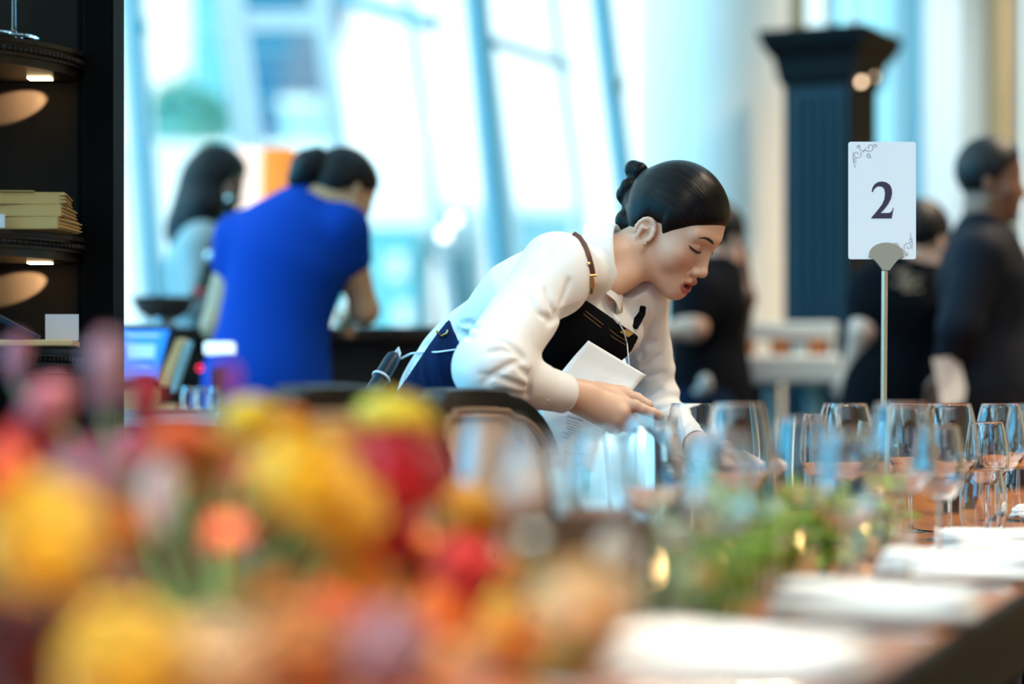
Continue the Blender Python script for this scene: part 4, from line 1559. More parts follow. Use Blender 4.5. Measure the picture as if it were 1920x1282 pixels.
def figure(label, J, tone, top_mat, leg_mat, slv=(0.5, 0.5), dress=False, girth=1.0, group=None):
    """a standing person from joints J (room points); slv is how far down each arm the sleeve goes, 0 to 2"""
    pts = np.array([J[k] for k in J if k not in ('head_ypr',)])
    lo, hi = pts.min(0) - 0.30, pts.max(0) + 0.30
    hd, (yaw, pitch, roll) = J['head'], J['head_ypr']
    M = head_axes(yaw, pitch, roll)
    fx, fy, fz = [], [], []
    for k in ('head', 'wrR', 'wrL'):
        r = 0.14 if k == 'head' else 0.16
        for ax, l in zip(range(3), (fx, fy, fz)):
            l.append((J[k][ax] - r, J[k][ax] + r, 0.0055))
    F = Field(axis_of(lo[0], hi[0], 0.014, fx), axis_of(lo[1], hi[1], 0.014, fy), axis_of(-0.01, hi[2], 0.016, fz))
    add_head(F, hd, M, False)
    H = lambda x, y, z: hd + M @ np.array([x, y, z])
    g = girth
    lr = unit(J['shL'] - J['shR'])
    up = unit(J['neck'] - J['pelvis'])
    n = unit(np.cross(lr, up))

    def trunk(F, o):
        F.cap(J['pelvis'], J['waist'], 0.150 * g + o, 0.125 * g + o, 0.04, n=n, sq=0.68)
        F.cap(J['waist'], J['chest'], 0.125 * g + o, 0.148 * g + o, 0.04, n=n, sq=0.68)
        F.cap(J['chest'], J['neck'], 0.145 * g + o, 0.055 * g + o, 0.04, n=n, sq=0.72)
        F.cap(J['shR'], J['shL'], 0.048 * g + o, 0.048 * g + o, 0.05)
    trunk(F, -0.004)
    F.cap(H(0, -0.012, -0.02), J['neck'], 0.048, 0.054, 0.02)
    for s in 'RL':
        sh, el, wr = J['sh' + s], J['el' + s], J['wr' + s]
        F.cap(sh, el, 0.044 * g, 0.036 * g, 0.03)
        F.cap(el, wr, 0.037 * g, 0.025, 0.02)
        add_hand(F, wr, J.get('hd' + s, wr + unit(wr - el)) - wr, J.get('bk' + s, np.array([0, -1.0, 0.2])), 1 if s == 'R' else -1, (0.45, 0.5, 0.55, 0.6))
    off = lr * 0.085 * g
    feet = []
    for s in (1, -1):
        hp = J['pelvis'] + off * s + np.array([0, 0, -0.05])
        kn = np.array([hp[0], hp[1], hp[2] * 0.53])
        an = np.array([hp[0], hp[1], 0.085])
        F.cap(hp, kn, 0.082 * g, 0.055, 0.03)
        F.cap(kn, an, 0.054, 0.038, 0.03)
        t = an + n * 0.13 * (1 if True else 0)
        F.cap(an + np.array([0, 0, -0.045]), np.array([t[0], t[1], 0.03]), 0.032, 0.024, 0.02)
        feet.append((hp, kn, an, t))
    V, Q = F.mesh()
    V = relax(V, Q, 1, 0.4)
    base = np.array([J['pelvis'][0], J['pelvis'][1], 0])
    body = make('person', V, Q, M_SKIN, None, True, base)
    paint(body, 'tint', skin_tint(V, [(np.asarray(hd), M)], tone))
    tag(body, label, 'person', group)
    # clothes
    C = Field(axis_of(lo[0], hi[0], 0.011), axis_of(lo[1], hi[1], 0.011), axis_of(0.02, hi[2], 0.011))
    trunk(C, 0.010)
    if dress:
        C.cap(J['pelvis'] + np.array([0, 0, -0.42]), J['pelvis'], 0.20 * g, 0.160 * g, 0.04, n=n, sq=0.74)
    else:
        C.cap(J['pelvis'] + np.array([0, 0, -0.06]), J['pelvis'], 0.158 * g, 0.160 * g, 0.04, n=n, sq=0.72)
    for s, k in (('R', slv[0]), ('L', slv[1])):
        sh, el, wr = J['sh' + s], J['el' + s], J['wr' + s]
        C.cap(sh, sh + (el - sh) * min(k, 1), 0.058 * g, 0.053 * g, 0.03)
        if k > 1:
            C.cap(el, el + (wr - el) * (k - 1), 0.052 * g, 0.038, 0.02)
    C.op(cap_fn(J['neck'] - 0.02 * up, J['neck'] + 0.15 * unit(H(0, 0, 0) - J['neck']), 0.052, 0.075), 0.01, 'sub')
    sdf_obj(C, 'dress' if dress else 'shirt', top_mat, body)
    if leg_mat is not None:
        T = Field(axis_of(lo[0], hi[0], 0.012), axis_of(lo[1], hi[1], 0.012), axis_of(0.03, J['pelvis'][2] + 0.25, 0.012))
        T.cap(J['pelvis'], J['pelvis'] + np.array([0, 0, -0.06]), 0.158 * g, 0.156 * g, 0.03, n=n, sq=0.68)
        for hp, kn, an, t in feet:
            T.cap(hp, kn, 0.096 * g, 0.072 * g, 0.03)
            T.cap(kn, an, 0.072 * g, 0.064 * g, 0.03)
        sdf_obj(T, 'trousers', leg_mat, body)
    for hp, kn, an, t in feet:
        s = MB()
        a = an + np.array([0, 0, -0.045])
        s.tube([a - n * 0.05 + np.array([0, 0, 0.0]), a, a * 0.5 + np.array([t[0], t[1], 0.032]) * 0.5, np.array([t[0], t[1], 0.03])], [0.030, 0.044, 0.042, 0.028], 12)
        s.build('shoe', M_BLACK, body)
    return body, M


def hair_obj(body, name, hd, M, line, material, extra=(), thick=0.012):
    hd = np.asarray(hd)
    ex = [hd] + [np.asarray(e[0]) for e in extra] + [np.asarray(e[1]) for e in extra]
    lo, hi = np.min(ex, 0) - 0.17, np.max(ex, 0) + 0.17
    F = Field(*[axis_of(a, b, 0.006) for a, b in zip(lo, hi)])
    hair_cap(F, hd, M, line, thick)
    for a, b, ra, rb in extra:
        F.cap(a, b, ra, rb, 0.03)
    return sdf_obj(F, name, material, body)


LINE = ([-0.2, -0.085, -0.045, -0.016, 0.014, 0.036, 0.060, 0.090, 0.2], [-0.06, -0.060, -0.045, 0.000, 0.012, 0.022, 0.044, 0.066, 0.080])
LONG = ([-0.2, -0.02, 0.02, 0.045, 0.070, 0.095, 0.2], [-0.3, -0.3, -0.05, 0.02, 0.050, 0.070, 0.080])

# woman in the blue dress, her back to the room
D = 6.15
J = dict(head=W(634, 368, D + 0.02), head_ypr=(-0.75, 0.55, 0.15), neck=W(574, 394, D), chest=W(545, 474, D), waist=W(517, 592, D), pelvis=W(500, 715, D),
         shR=W(646, 430, D - 0.04), shL=W(448, 446, D + 0.06), elR=W(683, 582, D + 0.02), wrR=W(662, 590, D + 0.24), elL=W(405, 610, D + 0.05), wrL=W(440, 604, D + 0.28))
J['hdR'] = J['wrR'] + np.array([-0.04, 0.08, -0.02])
J['hdL'] = J['wrL'] + np.array([0.04, 0.08, -0.02])
body, M = figure('woman in royal blue dress seen from behind at the bar, dark hair in a bun', J, (0.62, 0.33, 0.18), M_BLUE, None, (0.34, 0.30), True)
hair_obj(body, 'hair', J['head'], M, LINE, M_BKHAIR)
F = Field(*[axis_of(a - 0.12, a + 0.12, 0.005) for a in W(577, 322, D)])
F.ell(W(580, 316, D), (0.050, 0.050, 0.052), None, 0.01)
F.ell(W(562, 336, D), (0.034, 0.034, 0.030), None, 0.01)
F.ell(W(596, 296, D), (0.026, 0.026, 0.030), None, 0.01)
sdf_obj(F, 'hair_bun', M_BKHAIR, body)

# long-haired woman beyond her
D = 7.45
J = dict(head=W(398, 352, D), head_ypr=(0.0, 0.30, 0.0), neck=W(388, 428, D), chest=W(380, 495, D), waist=W(374, 585, D), pelvis=W(368, 670, D),
         shR=W(376, 458, D - 0.16), shL=W(386, 462, D + 0.16), elR=W(368, 565, D - 0.20), wrR=W(436, 590, D - 0.18), elL=W(400, 570, D + 0.2), wrL=W(446, 580, D + 0.1))
body, M = figure('woman with long loose black hair in pale top, left of the blue dress', J, (0.60, 0.38, 0.26), M_PALEB, M_BLACK, (1.9, 1.9))
hair_obj(body, 'hair', J['head'], M, LONG, M_BKHAIR, [(W(385, 350, D), W(362, 430, D - 0.03), 0.085, 0.085), (W(362, 430, D - 0.03), W(340, 492, D - 0.02), 0.075, 0.030), (W(385, 390, D - 0.06), W(366, 455, D - 0.06), 0.070, 0.05)], 0.014)

# brown-haired woman in black behind the waitress's face
D = 7.5
J = dict(head=W(1352, 455, D), head_ypr=(PI - 0.35, 0.45, 0.0), neck=W(1360, 512, D), chest=W(1332, 574, D), waist=W(1328, 650, D), pelvis=W(1330, 730, D),
         shR=W(1350, 548, D + 0.16), shL=W(1306, 548, D - 0.16), elL=W(1300, 614, D - 0.22), wrL=W(1240, 624, D - 0.22), elR=W(1330, 640, D + 0.2), wrR=W(1268, 650, D + 0.1))
body, M = figure('person in black with long brown hair bending behind the waitress\'s face', J, (0.62, 0.36, 0.26), M_TEEB, M_NAVY, (0.6, 0.6), girth=1.12)
hair_obj(body, 'hair', J['head'], M, LONG, M_BKHAIR, [], 0.012)
hair_obj(body, 'ponytail', J['head'] + np.array([0.03, 0, 0.0]), M, ([-0.2, 0.2], [0.30, 0.30]), M_BRHAIR, [(W(1384, 470, D), W(1394, 560, D - 0.05), 0.030, 0.034), (W(1394, 560, D - 0.05), W(1386, 640, D - 0.06), 0.034, 0.016)])
b = MB(); b.ball(W(1322, 722, D - 0.25), (0.022, 0.03, 0.034), 12, 8); b.ball(W(1312, 734, D - 0.25), (0.020, 0.02, 0.016), 12, 8)
tag(b.build('cloth_bundle', M_GREIGE, None, org=W(1322, 740, D - 0.25)), 'small pale cloth bundle at the hip of the person behind the waitress', 'cloth')

# person in a black tee with a print on the back, behind the table sign
D = 7.0
J = dict(head=W(1722, 458, D), head_ypr=(-0.9, 0.25, 0.0), neck=W(1704, 508, D), chest=W(1696, 570, D), waist=W(1692, 650, D), pelvis=W(1690, 730, D),
         shR=W(1748, 538, D), shL=W(1640, 540, D - 0.02), elL=W(1618, 620, D - 0.06), wrL=W(1598, 682, D - 0.02), elR=W(1762, 620, D + 0.05), wrR=W(1740, 670, D + 0.16))
body, M = figure('person in black tee with tan back print standing behind the table sign', J, (0.66, 0.40, 0.30), M_TEEB, M_TEEB, (0.55, 0.55))
hair_obj(body, 'hair', J['head'], M, LINE, M_BKHAIR)
b = MB()
rs = np.random.default_rng(4)
for i in range(26):
    q = W(1700 + rs.uniform(-26, 26), 522 + rs.uniform(-22, 24), D - 0.1235)
    b.box(q, (rs.uniform(0.006, 0.02), 0.004, rs.uniform(0.004, 0.012)))
b.build('back_print', M_PRINT, body, smooth=False)

# man in a black shirt on the right
D = 6.6
J = dict(head=W(1852, 347, D), head_ypr=(0.12, 0.06, 0.0), neck=W(1840, 432, D), chest=W(1846, 520, D), waist=W(1850, 630, D), pelvis=W(1852, 730, D),
         shR=W(1836, 480, D - 0.17), shL=W(1862, 478, D + 0.17), elR=W(1800, 610, D - 0.22), wrR=W(1776, 690, D - 0.10), elL=W(1890, 610, D + 0.2), wrL=W(1950, 600, D + 0.1))
J['hdR'] = J['wrR'] + np.array([0.0, 0.02, -0.1])
body, M = figure('man in black shirt in profile at the right edge, holding a white sheet', J, (0.16, 0.075, 0.045), M_BSHIRT, M_BLACK, (1.95, 1.95), girth=1.12)
hair_obj(body, 'hair', J['head'], M, ([-0.2, -0.085, -0.045, -0.016, 0.014, 0.036, 0.060, 0.090, 0.2], [-0.10, -0.095, -0.080, -0.030, -0.004, 0.030, 0.054, 0.072, 0.084]), M_BKHAIR, [], 0.010)
P = [W(1748, 672, D - 0.24), W(1796, 666, D - 0.18), W(1817, 752, D - 0.16), W(1766, 764, D - 0.22)]
b = MB(); b.add(P + [p + np.array([0.001, 0.003, 0]) for p in P], [(0, 1, 2, 3), (7, 6, 5, 4), (0, 4, 5, 1), (1, 5, 6, 2), (2, 6, 7, 3), (3, 7, 4, 0)])
tag(b.build('paper_sheet', M_SHEET, None, smooth=False, org=P[3]), 'white sheet held down at the side of the man in black shirt', 'paper')
# ------------------------------------------------------------------ furniture behind
M_BEAD = mat('carved_dark_wood', (0.018, 0.011, 0.008), 0.35, spec=0.3)
M_KRAFT = mat('brown_kraft_paper', (0.42, 0.23, 0.07), 0.8, noise=((0.50, 0.29, 0.10), 9, (1, 1, 4)))
M_CARD = mat('pale_card', (0.62, 0.56, 0.58), 0.7)
M_CHROME = mat('brushed_steel', (0.62, 0.64, 0.66), 0.22, metal=1.0)
M_AMBER = mat('amber_glass', (0.75, 0.25, 0.03), 0.15, trans=0.35)
M_SCREEN = mat('blue_screen', (0.01, 0.1, 0.5), 0.3, emit=(0.01, 0.22, 0.85), estr=0.9)
M_SCRLT = mat('screen_panel', (0.2, 0.4, 0.8), 0.3, emit=(0.22, 0.45, 0.90), estr=0.9)
M_TANP = mat('tan_plywood', (0.62, 0.36, 0.16), 0.6)
M_TEAL = mat('dark_teal_lacquer', (0.003, 0.022, 0.036), 0.45, spec=0.25)
M_TEALK = mat('black_lacquer', (0.004, 0.004, 0.005), 0.5, spec=0.15)
M_GREEN = mat('fir_green', (0.006, 0.075, 0.030), 0.6)
M_RED = mat('red_bauble', (0.55, 0.02, 0.03), 0.25)
M_SILV = mat('silver_bauble', (0.75, 0.85, 0.85), 0.15, metal=0.6)
M_CLEAR = mat('clear_glass', (1, 1, 1), 0.0, trans=1.0, ior=1.48, spec=0.5)
M_CERAM = mat('white_ceramic', (0.84, 0.83, 0.80), 0.25)
M_LEDW = mat('warm_strip_glow', (1, 0.85, 0.55), 0.5, emit=(1.0, 0.74, 0.38), estr=10.0)
M_SHADE1 = mat('cream_pleated_fabric', (0.75, 0.62, 0.55), 0.8, emit=(1.0, 0.82, 0.72), estr=0.75)
M_AMBERW = mat('amber_wood', (0.45, 0.17, 0.035), 0.35, noise=((0.55, 0.24, 0.06), 6, (1, 1, 0.2)))

# black wall cabinet with round-ended shelves on the left
YB = 4.22
r = thing('shelf_cabinet', (-1.1, YB, 0), 'tall black wall cabinet with rounded shelves at the left edge', 'cabinet')
b = MB(); b.box((-1.25, YB + 0.03, 1.25), (1.06, 0.05, 2.5)); b.build('back_panel', M_BACKW, r, smooth=False)
b = MB(); b.box((-0.710, YB - 0.015, 1.25), (0.052, 0.12, 2.5)); b.build('side_post', M_BLACKW, r, smooth=False, bevel=0.003)
b = MB(); b.box((-0.748, YB + 0.0, 1.25), (0.02, 0.03, 2.5)); b.build('moulding', M_BLACKW, r, smooth=False, bevel=0.004)
b = MB(); b.box((-1.25, YB - 0.12, 0.42), (1.1, 0.3, 0.84)); b.build('cupboard', M_BLACKW, r, smooth=False, bevel=0.004)
for z in (1.555, 1.238, 1.045):
    cx, aa, bb = -1.12, 0.395, 0.385
    arc = [(cx + aa * math.sin(t), YB - bb * math.cos(t)) for t in np.linspace(-PI / 2, PI / 2, 40)]
    b = MB()
    for (s, z0, z1) in ((1.0, z + 0.012, z + 0.020), (0.985, z - 0.008, z + 0.012), (0.965, z - 0.022, z - 0.008)):
        b.prism([(cx + (x - cx) * s, YB + (y - YB) * s) for x, y in arc], z0, z1)
    sh = b.build('shelf', M_BEAD, r, smooth=False)
    b = MB()
    for i, t in enumerate(np.linspace(-PI / 2, PI / 2, 110)):
        b.ball((cx + aa * 0.99 * math.sin(t), YB - bb * 0.99 * math.cos(t), z + 0.002), 0.0052, 6, 5)
    b.build('bead_rim', M_BEAD, sh)
    if z > 1.1:
        f = MB(); f.box((-0.812, YB - 0.06, z - 0.0235), (0.040, 0.030, 0.003)); f.build('light_strip', M_LEDW, sh, smooth=False)
        l = bpy.data.lights.new('shelf_lamp', 'SPOT')
        l.energy = 16
        l.color = (1.0, 0.80, 0.48)
        l.spot_size = math.radians(25)
        l.spot_blend = 0.35
        l.shadow_soft_size = 0.004
        o = bpy.data.objects.new('shelf_lamp', l)
        COL.objects.link(o)
        o.parent = r
        o.location = (-0.752 + 1.1, -0.045, z - 0.030)
        o.rotation_euler = Vector((-1.0, 0.50, -0.28)).to_track_quat('-Z', 'Y').to_euler()


def slab(name, label, cat, c, sz, m, rz=0.0, tilt=0.0, bevel=0.0, group=None):
    b = MB()
    R = (Matrix.Rotation(rz, 3, 'Z') @ Matrix.Rotation(tilt, 3, 'Y'))
    b.box(c, sz, R=np.array(R))
    o = b.build(name, m, None, smooth=False, org=np.asarray(c) - np.array([0, 0, sz[2] / 2]), bevel=bevel)
    return tag(o, label, cat, group)


z2 = 1.259
labels = ['bottom brown paper bag of the pile on the middle shelf', 'brown paper bag in the middle of the pile on the shelf', 'top brown paper bag folded over on the pile']
for i in range(3):
    c = W(60, 400, 4.0)
    sz = (0.150 - 0.012 * i, 0.13, 0.020)
    bx = MB()
    rz = 0.10 * (i - 1)
    R = np.array(Matrix.Rotation(rz, 3, 'Z'))
    cc = np.array([c[0] - 0.018 + 0.004 * i, 4.03, z2 + 0.010 + 0.0205 * i])
    bx.box(cc, sz, R=R)
    for k in range(3):
        bx.box(cc + np.array([sz[0] / 2 - 0.002, 0, -0.006 + k * 0.006]), (0.012 - 0.003 * (k % 2), 0.126, 0.003), R=R)
    if i == 2:
        bx.box(cc + np.array([-0.03, -0.004, 0.0112]), (0.09, 0.135, 0.002), R=R)
    tag(bx.build('paper_bag', M_KRAFT, None, smooth=False, org=cc - np.array([0, 0, 0.010]), bevel=0.002), labels[i], 'bag', 'brown paper bags on the middle shelf')
slab('note_card', 'small white slip at the left end of the middle shelf', 'paper', np.array([-0.845, 3.945, z2 + 0.012]), (0.035, 0.003, 0.022), M_CARD)
z3 = 1.066
slab('serving_tray', 'flat pale-rimmed tray on the lowest shelf', 'tray', np.array([-0.785, 3.99, z3 + 0.006]), (0.13, 0.12, 0.010), M_TANP, 0.08, bevel=0.002)
slab('card_reader', 'dark blue card reader propped up on the tray', 'card reader', np.array([-0.815, 3.97, z3 + 0.0335]), (0.085, 0.045, 0.011), M_POUCH, 0.15, math.radians(28), 0.002)
slab('name_card', 'small white card standing behind the card reader', 'card', np.array([-0.750, 4.03, z3 + 0.034]), (0.055, 0.003, 0.044), M_CARD, 0.05)
slab('notepad', 'pale notepad lying at the left of the lowest shelf', 'notepad', np.array([-0.895, 3.96, z3 + 0.0135]), (0.07, 0.07, 0.025), M_CARD, -0.1)

# bar counter and what stands on it
r = thing('bar_counter', (-0.6, 6.9, 0), 'dark brown bar counter behind the woman in blue', 'counter')
b = MB(); b.box((-0.62, 6.78, 1.165), (0.98, 0.40, 0.04)); b.build('top', M_DKWOOD, r, smooth=False, bevel=0.008)
b = MB(); b.box((-0.62, 6.80, 0.57), (0.92, 0.32, 1.14)); b.build('front_panel', M_DKWOOD, r, smooth=False)
b = MB()
for z in (0.98, 0.55):
    b.box((-0.62, 6.625, z), (0.92, 0.03, 0.04))
b.build('moulding', M_BEAD, r, smooth=False)
c = W(307, 600, 6.75)
c[2] = 1.185
r = thing('silver_bowl', c, 'wide polished silver bowl on the bar counter', 'bowl')
b = MB(); b.lathe([(0, 0), (0.04, 0), (0.042, 0.006), (0.022, 0.012), (0.03, 0.018), (0.075, 0.045), (0.094, 0.085), (0.097, 0.087), (0.091, 0.083), (0.07, 0.044), (0, 0.02)], c, 36); b.build('body', M_CHROME, r)
tw = thing('decorated_branch', c + np.array([0.03, 0, 0.03]), 'leaning dark green branch with silver and red baubles standing in the silver bowl', 'branch')
P0, P1 = c + np.array([0.05, 0, 0.035]), W(446, 330, 6.75)
b = MB(); b.tube([P0, W(392, 500, 6.75), W(425, 420, 6.75), P1], [0.006, 0.006, 0.005, 0.002], 8); b.build('stem', M_TRUNK, tw)
b = MB()
rs = np.random.default_rng(9)
Pl = [P0, W(378, 540, 6.75), W(400, 470, 6.75), W(428, 400, 6.75), P1]
for i in range(520):
    t = rs.uniform(0.6, 3.999)
    p = Pl[int(t)] * (1 - t % 1) + Pl[int(t) + 1] * (t % 1)
    d = unit(rs.normal(size=3) + np.array([0.2, 0, 0.4])) * rs.uniform(0.02, 0.036)
    u, v = frame_of(d)
    b.add([p, p + d * 0.5 + u * 0.006, p + d, p + d * 0.5 - u * 0.006], [(0, 1, 2, 3)])
b.build('needles', M_GREEN, tw, smooth=False)
for (px, py, rr, m) in ((395, 480, 0.016, M_SILV), (373, 548, 0.017, M_RED), (430, 372, 0.010, M_SILV), (440, 345, 0.008, M_RED)):
    b = MB(); b.ball(W(px, py, 6.70), rr, 14, 10); b.build('bauble', m, tw)

# sideboard at the left with till, tablet stand, printer, glass jars
ZS = 0.950
r = thing('sideboard', (-1.05, 5.55, 0), 'amber wood sideboard with pale top left of the woman in blue', 'sideboard')
b = MB(); b.box((-1.07, 5.55, ZS - 0.015), (0.86, 0.50, 0.03)); b.build('top', M_CARD, r, smooth=False, bevel=0.004)
b = MB(); b.box((-1.07, 5.56, (ZS - 0.03) / 2), (0.82, 0.44, ZS - 0.03)); b.build('carcass', M_AMBERW, r, smooth=False)
for i in range(2):
    b = MB(); b.box((-1.27 + 0.40 * i, 5.332, 0.46), (0.37, 0.016, 0.82)); d = b.build('door', M_AMBERW, r, smooth=False, bevel=0.003)
    b = MB(); b.ball((-1.12 + 0.10 * i, 5.318, 0.55), 0.012, 10, 8); b.build('knob', M_BRASS, d)
c = W(272, 690, 5.55)
r = thing('till_screen', (c[0], 5.55, ZS), 'blue till screen standing on the sideboard', 'screen')
b = MB()
q = [W(205, 612, 5.56), W(326, 612, 5.60), W(300, 716, 5.48), W(205, 716, 5.44)]
b.hexa(q, [p + np.array([0.004, 0.022, 0.006]) for p in q]); b.build('casing', M_POUCH, r, smooth=False)
b = MB()
q2 = [W(207, 618, 5.555), W(318, 618, 5.592), W(294, 710, 5.476), W(207, 710, 5.436)]
dn = np.array([0, -0.004, 0])
b.add([p + dn for p in q2], [(0, 3, 2, 1)]); b.build('display', M_SCREEN, r, smooth=False)
b = MB()
for (x0, y0, x1, y1) in ((236, 645, 292, 672), (236, 688, 280, 708), (236, 625, 300, 632)):
    f = lambda px, py: W(px, py, 5.50 + (py < 660) * 0.03 - 0.006 + (px - 236) * 0.0003 - 0.02)
    b.add([f(x0, y0), f(x1, y0), f(x1 - 3, y1), f(x0, y1)], [(0, 3, 2, 1)])
b.build('window_blocks', M_SCRLT, r, smooth=False)
b = MB(); b.box((c[0] - 0.02, 5.56, ZS + 0.04), (0.05, 0.05, 0.08)); b.build('foot', M_POUCH, r, smooth=False)
r = thing('tablet_stand', W(322, 690, 5.45) * np.array([1, 1, 0]) + np.array([0, 0, ZS]), 'tan wooden tablet stand leaning beside the blue till screen', 'stand')
q = [W(330, 636, 5.55), W(346, 640, 5.55), W(312, 725, 5.42), W(292, 722, 5.42)]
b = MB(); b.hexa(q, [p + np.array([0.01, 0.02, 0.004]) for p in q]); b.build('back', M_TANP, r, smooth=False)
q = [W(349, 640, 5.54), W(356, 642, 5.54), W(326, 735, 5.41), W(317, 733, 5.41)]
b = MB(); b.hexa(q, [p + np.array([0.005, 0.03, 0.002]) for p in q]); b.build('edge', M_STEEL, r, smooth=False)
b = MB(); b.box(W(308, 735, 5.42) * np.array([1, 1, 0]) + np.array([0, 0, ZS + 0.012]), (0.06, 0.10, 0.024)); b.build('base', M_TANP, r, smooth=False)
r = thing('receipt_printer', W(412, 690, 5.55) * np.array([1, 1, 0]) + np.array([0, 0, ZS]), 'grey counter printer with a bright white top beside the woman in blue', 'printer')
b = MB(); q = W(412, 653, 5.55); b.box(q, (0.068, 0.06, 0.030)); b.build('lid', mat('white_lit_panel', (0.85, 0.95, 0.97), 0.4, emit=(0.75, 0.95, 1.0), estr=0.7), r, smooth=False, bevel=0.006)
b = MB(); b.box((q[0], 5.56, ZS + 0.052), (0.030, 0.04, 0.105)); b.build('neck', M_CHROME, r, smooth=False)
b = MB(); b.box((q[0], 5.56, ZS + 0.008), (0.07, 0.09, 0.016)); b.build('foot', M_CHROME, r, smooth=False)
b = MB(); b.lathe([(0.006, -0.001), (0.0085, -0.001), (0.0085, 0.001), (0.006, 0.001)], W(375, 690, 5.50), 20, (0, -1, 0.1))
r2 = b.build('power_light', mat('red_light', (0.8, 0.02, 0.05), 0.4, emit=(1, 0.03, 0.08), estr=1.4), r)
jl = ['left one of three glass jars on the sideboard', 'middle one of three glass jars on the sideboard', 'right one of three glass jars on the sideboard']
proto = None
for i, px in enumerate((352, 378, 404)):
    q = W(px, 760, 5.42 + 0.03 * (i % 2))
    q[2] = ZS
    if proto is None:
        proto = thing('glass_jar', q, jl[0], 'jar', 'glass jars on the sideboard')
        b = MB(); b.lathe([(0, 0.002), (0.013, 0.002), (0.0145, 0.004), (0.0145, 0.045), (0.012, 0.052), (0.0105, 0.052), (0.0128, 0.044), (0.0128, 0.006), (0, 0.005)], q, 20); b.build('body', M_CLEAR, proto)
        b = MB(); b.lathe([(0, 0.052), (0.0135, 0.052), (0.0135, 0.060), (0, 0.062)], q, 20); b.build('lid', M_CHROME, proto)
    else:
        dup(proto, q, 0, jl[i])
q = W(318, 762, 5.36)
q[2] = ZS
r = thing('oval_plate', q, 'thin white oval plate on the front of the sideboard', 'plate')
b = MB(); b.lathe([(0, 0.001), (0.07, 0.001), (0.115, 0.008), (0.117, 0.010), (0.113, 0.0105), (0.068, 0.005), (0, 0.004)], q, 40, sy=0.55); b.build('dish', M_CERAM, r)
c = W(264, 738, 5.38)
c[2] = ZS + 0.012
slab('wooden_box', 'small tan wooden box on the white oval plate', 'box', c + np.array([0, 0.01, 0.022]), (0.075, 0.045, 0.044), M_TANP, bevel=0.003)

# two pleated table lamps on a far console
c = W(494, 500, 8.2)
r = thing('console_table', (c[0], 8.2, 0), 'dark narrow console under the two pleated lamps', 'console')
b = MB(); b.box((c[0], 8.2, 1.08), (0.7, 0.3, 0.04)); b.build('top', M_DKWOOD, r, smooth=False)
for sx in (-1, 1):
    for sy in (-1, 1):
        b = MB(); b.box((c[0] + sx * 0.31, 8.2 + sy * 0.12, 0.53), (0.04, 0.04, 1.06)); b.build('leg', M_DKWOOD, r, smooth=False)
z0, z1 = W(0, 398, 8.2)[2], W(0, 279, 8.2)[2]
M_SHADE2 = mat('orange_pleated_fabric', (0.80, 0.34, 0.06), 0.8, emit=(1.0, 0.30, 0.05), estr=0.42)
for px, r0, r1, ms, lb in ((458, 0.062, 0.055, M_SHADE1, 'lit table lamp with a pinkish cream pleated shade behind the two women'), (524, 0.060, 0.055, M_SHADE2, 'lit table lamp with an orange pleated shade beside the bun of the blue dress')):
    cxl = W(px, 0, 8.2)[0]
    r = thing('table_lamp', (cxl, 8.2, 1.10), lb, 'lamp', 'pleated lamps on the console')
    b = MB()
    n = 64
    ring = lambda rad, z: [(cxl + (rad + 0.0025 * (-1) ** i) * math.cos(2 * PI * i / n), 8.2 + (rad + 0.0025 * (-1) ** i) * math.sin(2 * PI * i / n), z) for i in range(n)]
    b.add(ring(r0, z0) + ring(r1, z1), [(i, (i + 1) % n, n + (i + 1) % n, n + i) for i in range(n)])
    b.build('lamp_shade', ms, r, smooth=False)
    b = MB(); b.lathe([(0.05, 1.10), (0.05, 1.115), (0.016, 1.13), (0.012, 1.2), (0.028, 1.30), (0.035, 1.40), (0.016, 1.52), (0.008, z0 + 0.05), (0, z0 + 0.05)], (cxl, 8.2, 0), 28); b.build('base', M_BRASS, r)
    b = MB(); b.ball((cxl, 8.2, (z0 + z1) / 2), 0.022, 12, 8); b.build('bulb', M_BRIGHT, r)

# small warm glowing globes hung near the window
for px, py, rr, lb in ((828, 232, 0.030, 'round warm glowing globe hanging high near the glass wall'), (833, 440, 0.026, 'lower of two small warm glowing globes hanging near the glass wall'), (853, 412, 0.022, 'upper of two small warm glowing globes hanging near the glass wall')):
    q = W(px, py, 10.4 if px != 853 else 10.0)
    r = thing('glowing_globe', (q[0], q[1], ZC), lb, 'lamp', 'glowing globes near the glass wall')
    b = MB(); b.ball(q, rr, 16, 10); b.build('globe', mat('frosted_globe', (1, 0.95, 0.9), 0.4, emit=(1.0, 0.86, 0.74), estr=2.2) if px == 828 else bpy.data.materials['frosted_globe'], r)
    b = MB(); b.tube([q + np.array([0, 0, rr]), (q[0], q[1], ZC)], 0.0015, 6); b.build('cord', M_GREIGE, r)

# service trolley with amber cups, right of the waitress
D = 7.9
q0, q1 = W(1352, 668, D), W(1562, 718, D)
cx = (q0[0] + q1[0]) / 2
wd = q1[0] - q0[0]
r = thing('service_trolley', (cx, D, 0), 'white two-tier service trolley behind the waitress\'s arm', 'trolley')
b = MB(); b.box((cx, D, (q0[2] + q1[2]) / 2), (wd, 0.4, q0[2] - q1[2])); b.build('tray', M_CERAM, r, smooth=False, bevel=0.01)
zt = W(0, 622, D)[2]
b = MB(); b.box((cx + 0.02, D + 0.02, zt), (wd * 0.86, 0.34, 0.05)); b.build('upper_shelf', M_CERAM, r, smooth=False, bevel=0.008)
for sx in (-1, 1):
    for sy in (-1, 1):
        b = MB(); b.box((cx + 0.02 + sx * wd * 0.40, D + 0.02 + sy * 0.14, (zt + q0[2]) / 2), (0.016, 0.016, zt - q0[2])); b.build('post', M_CERAM, r, smooth=False)
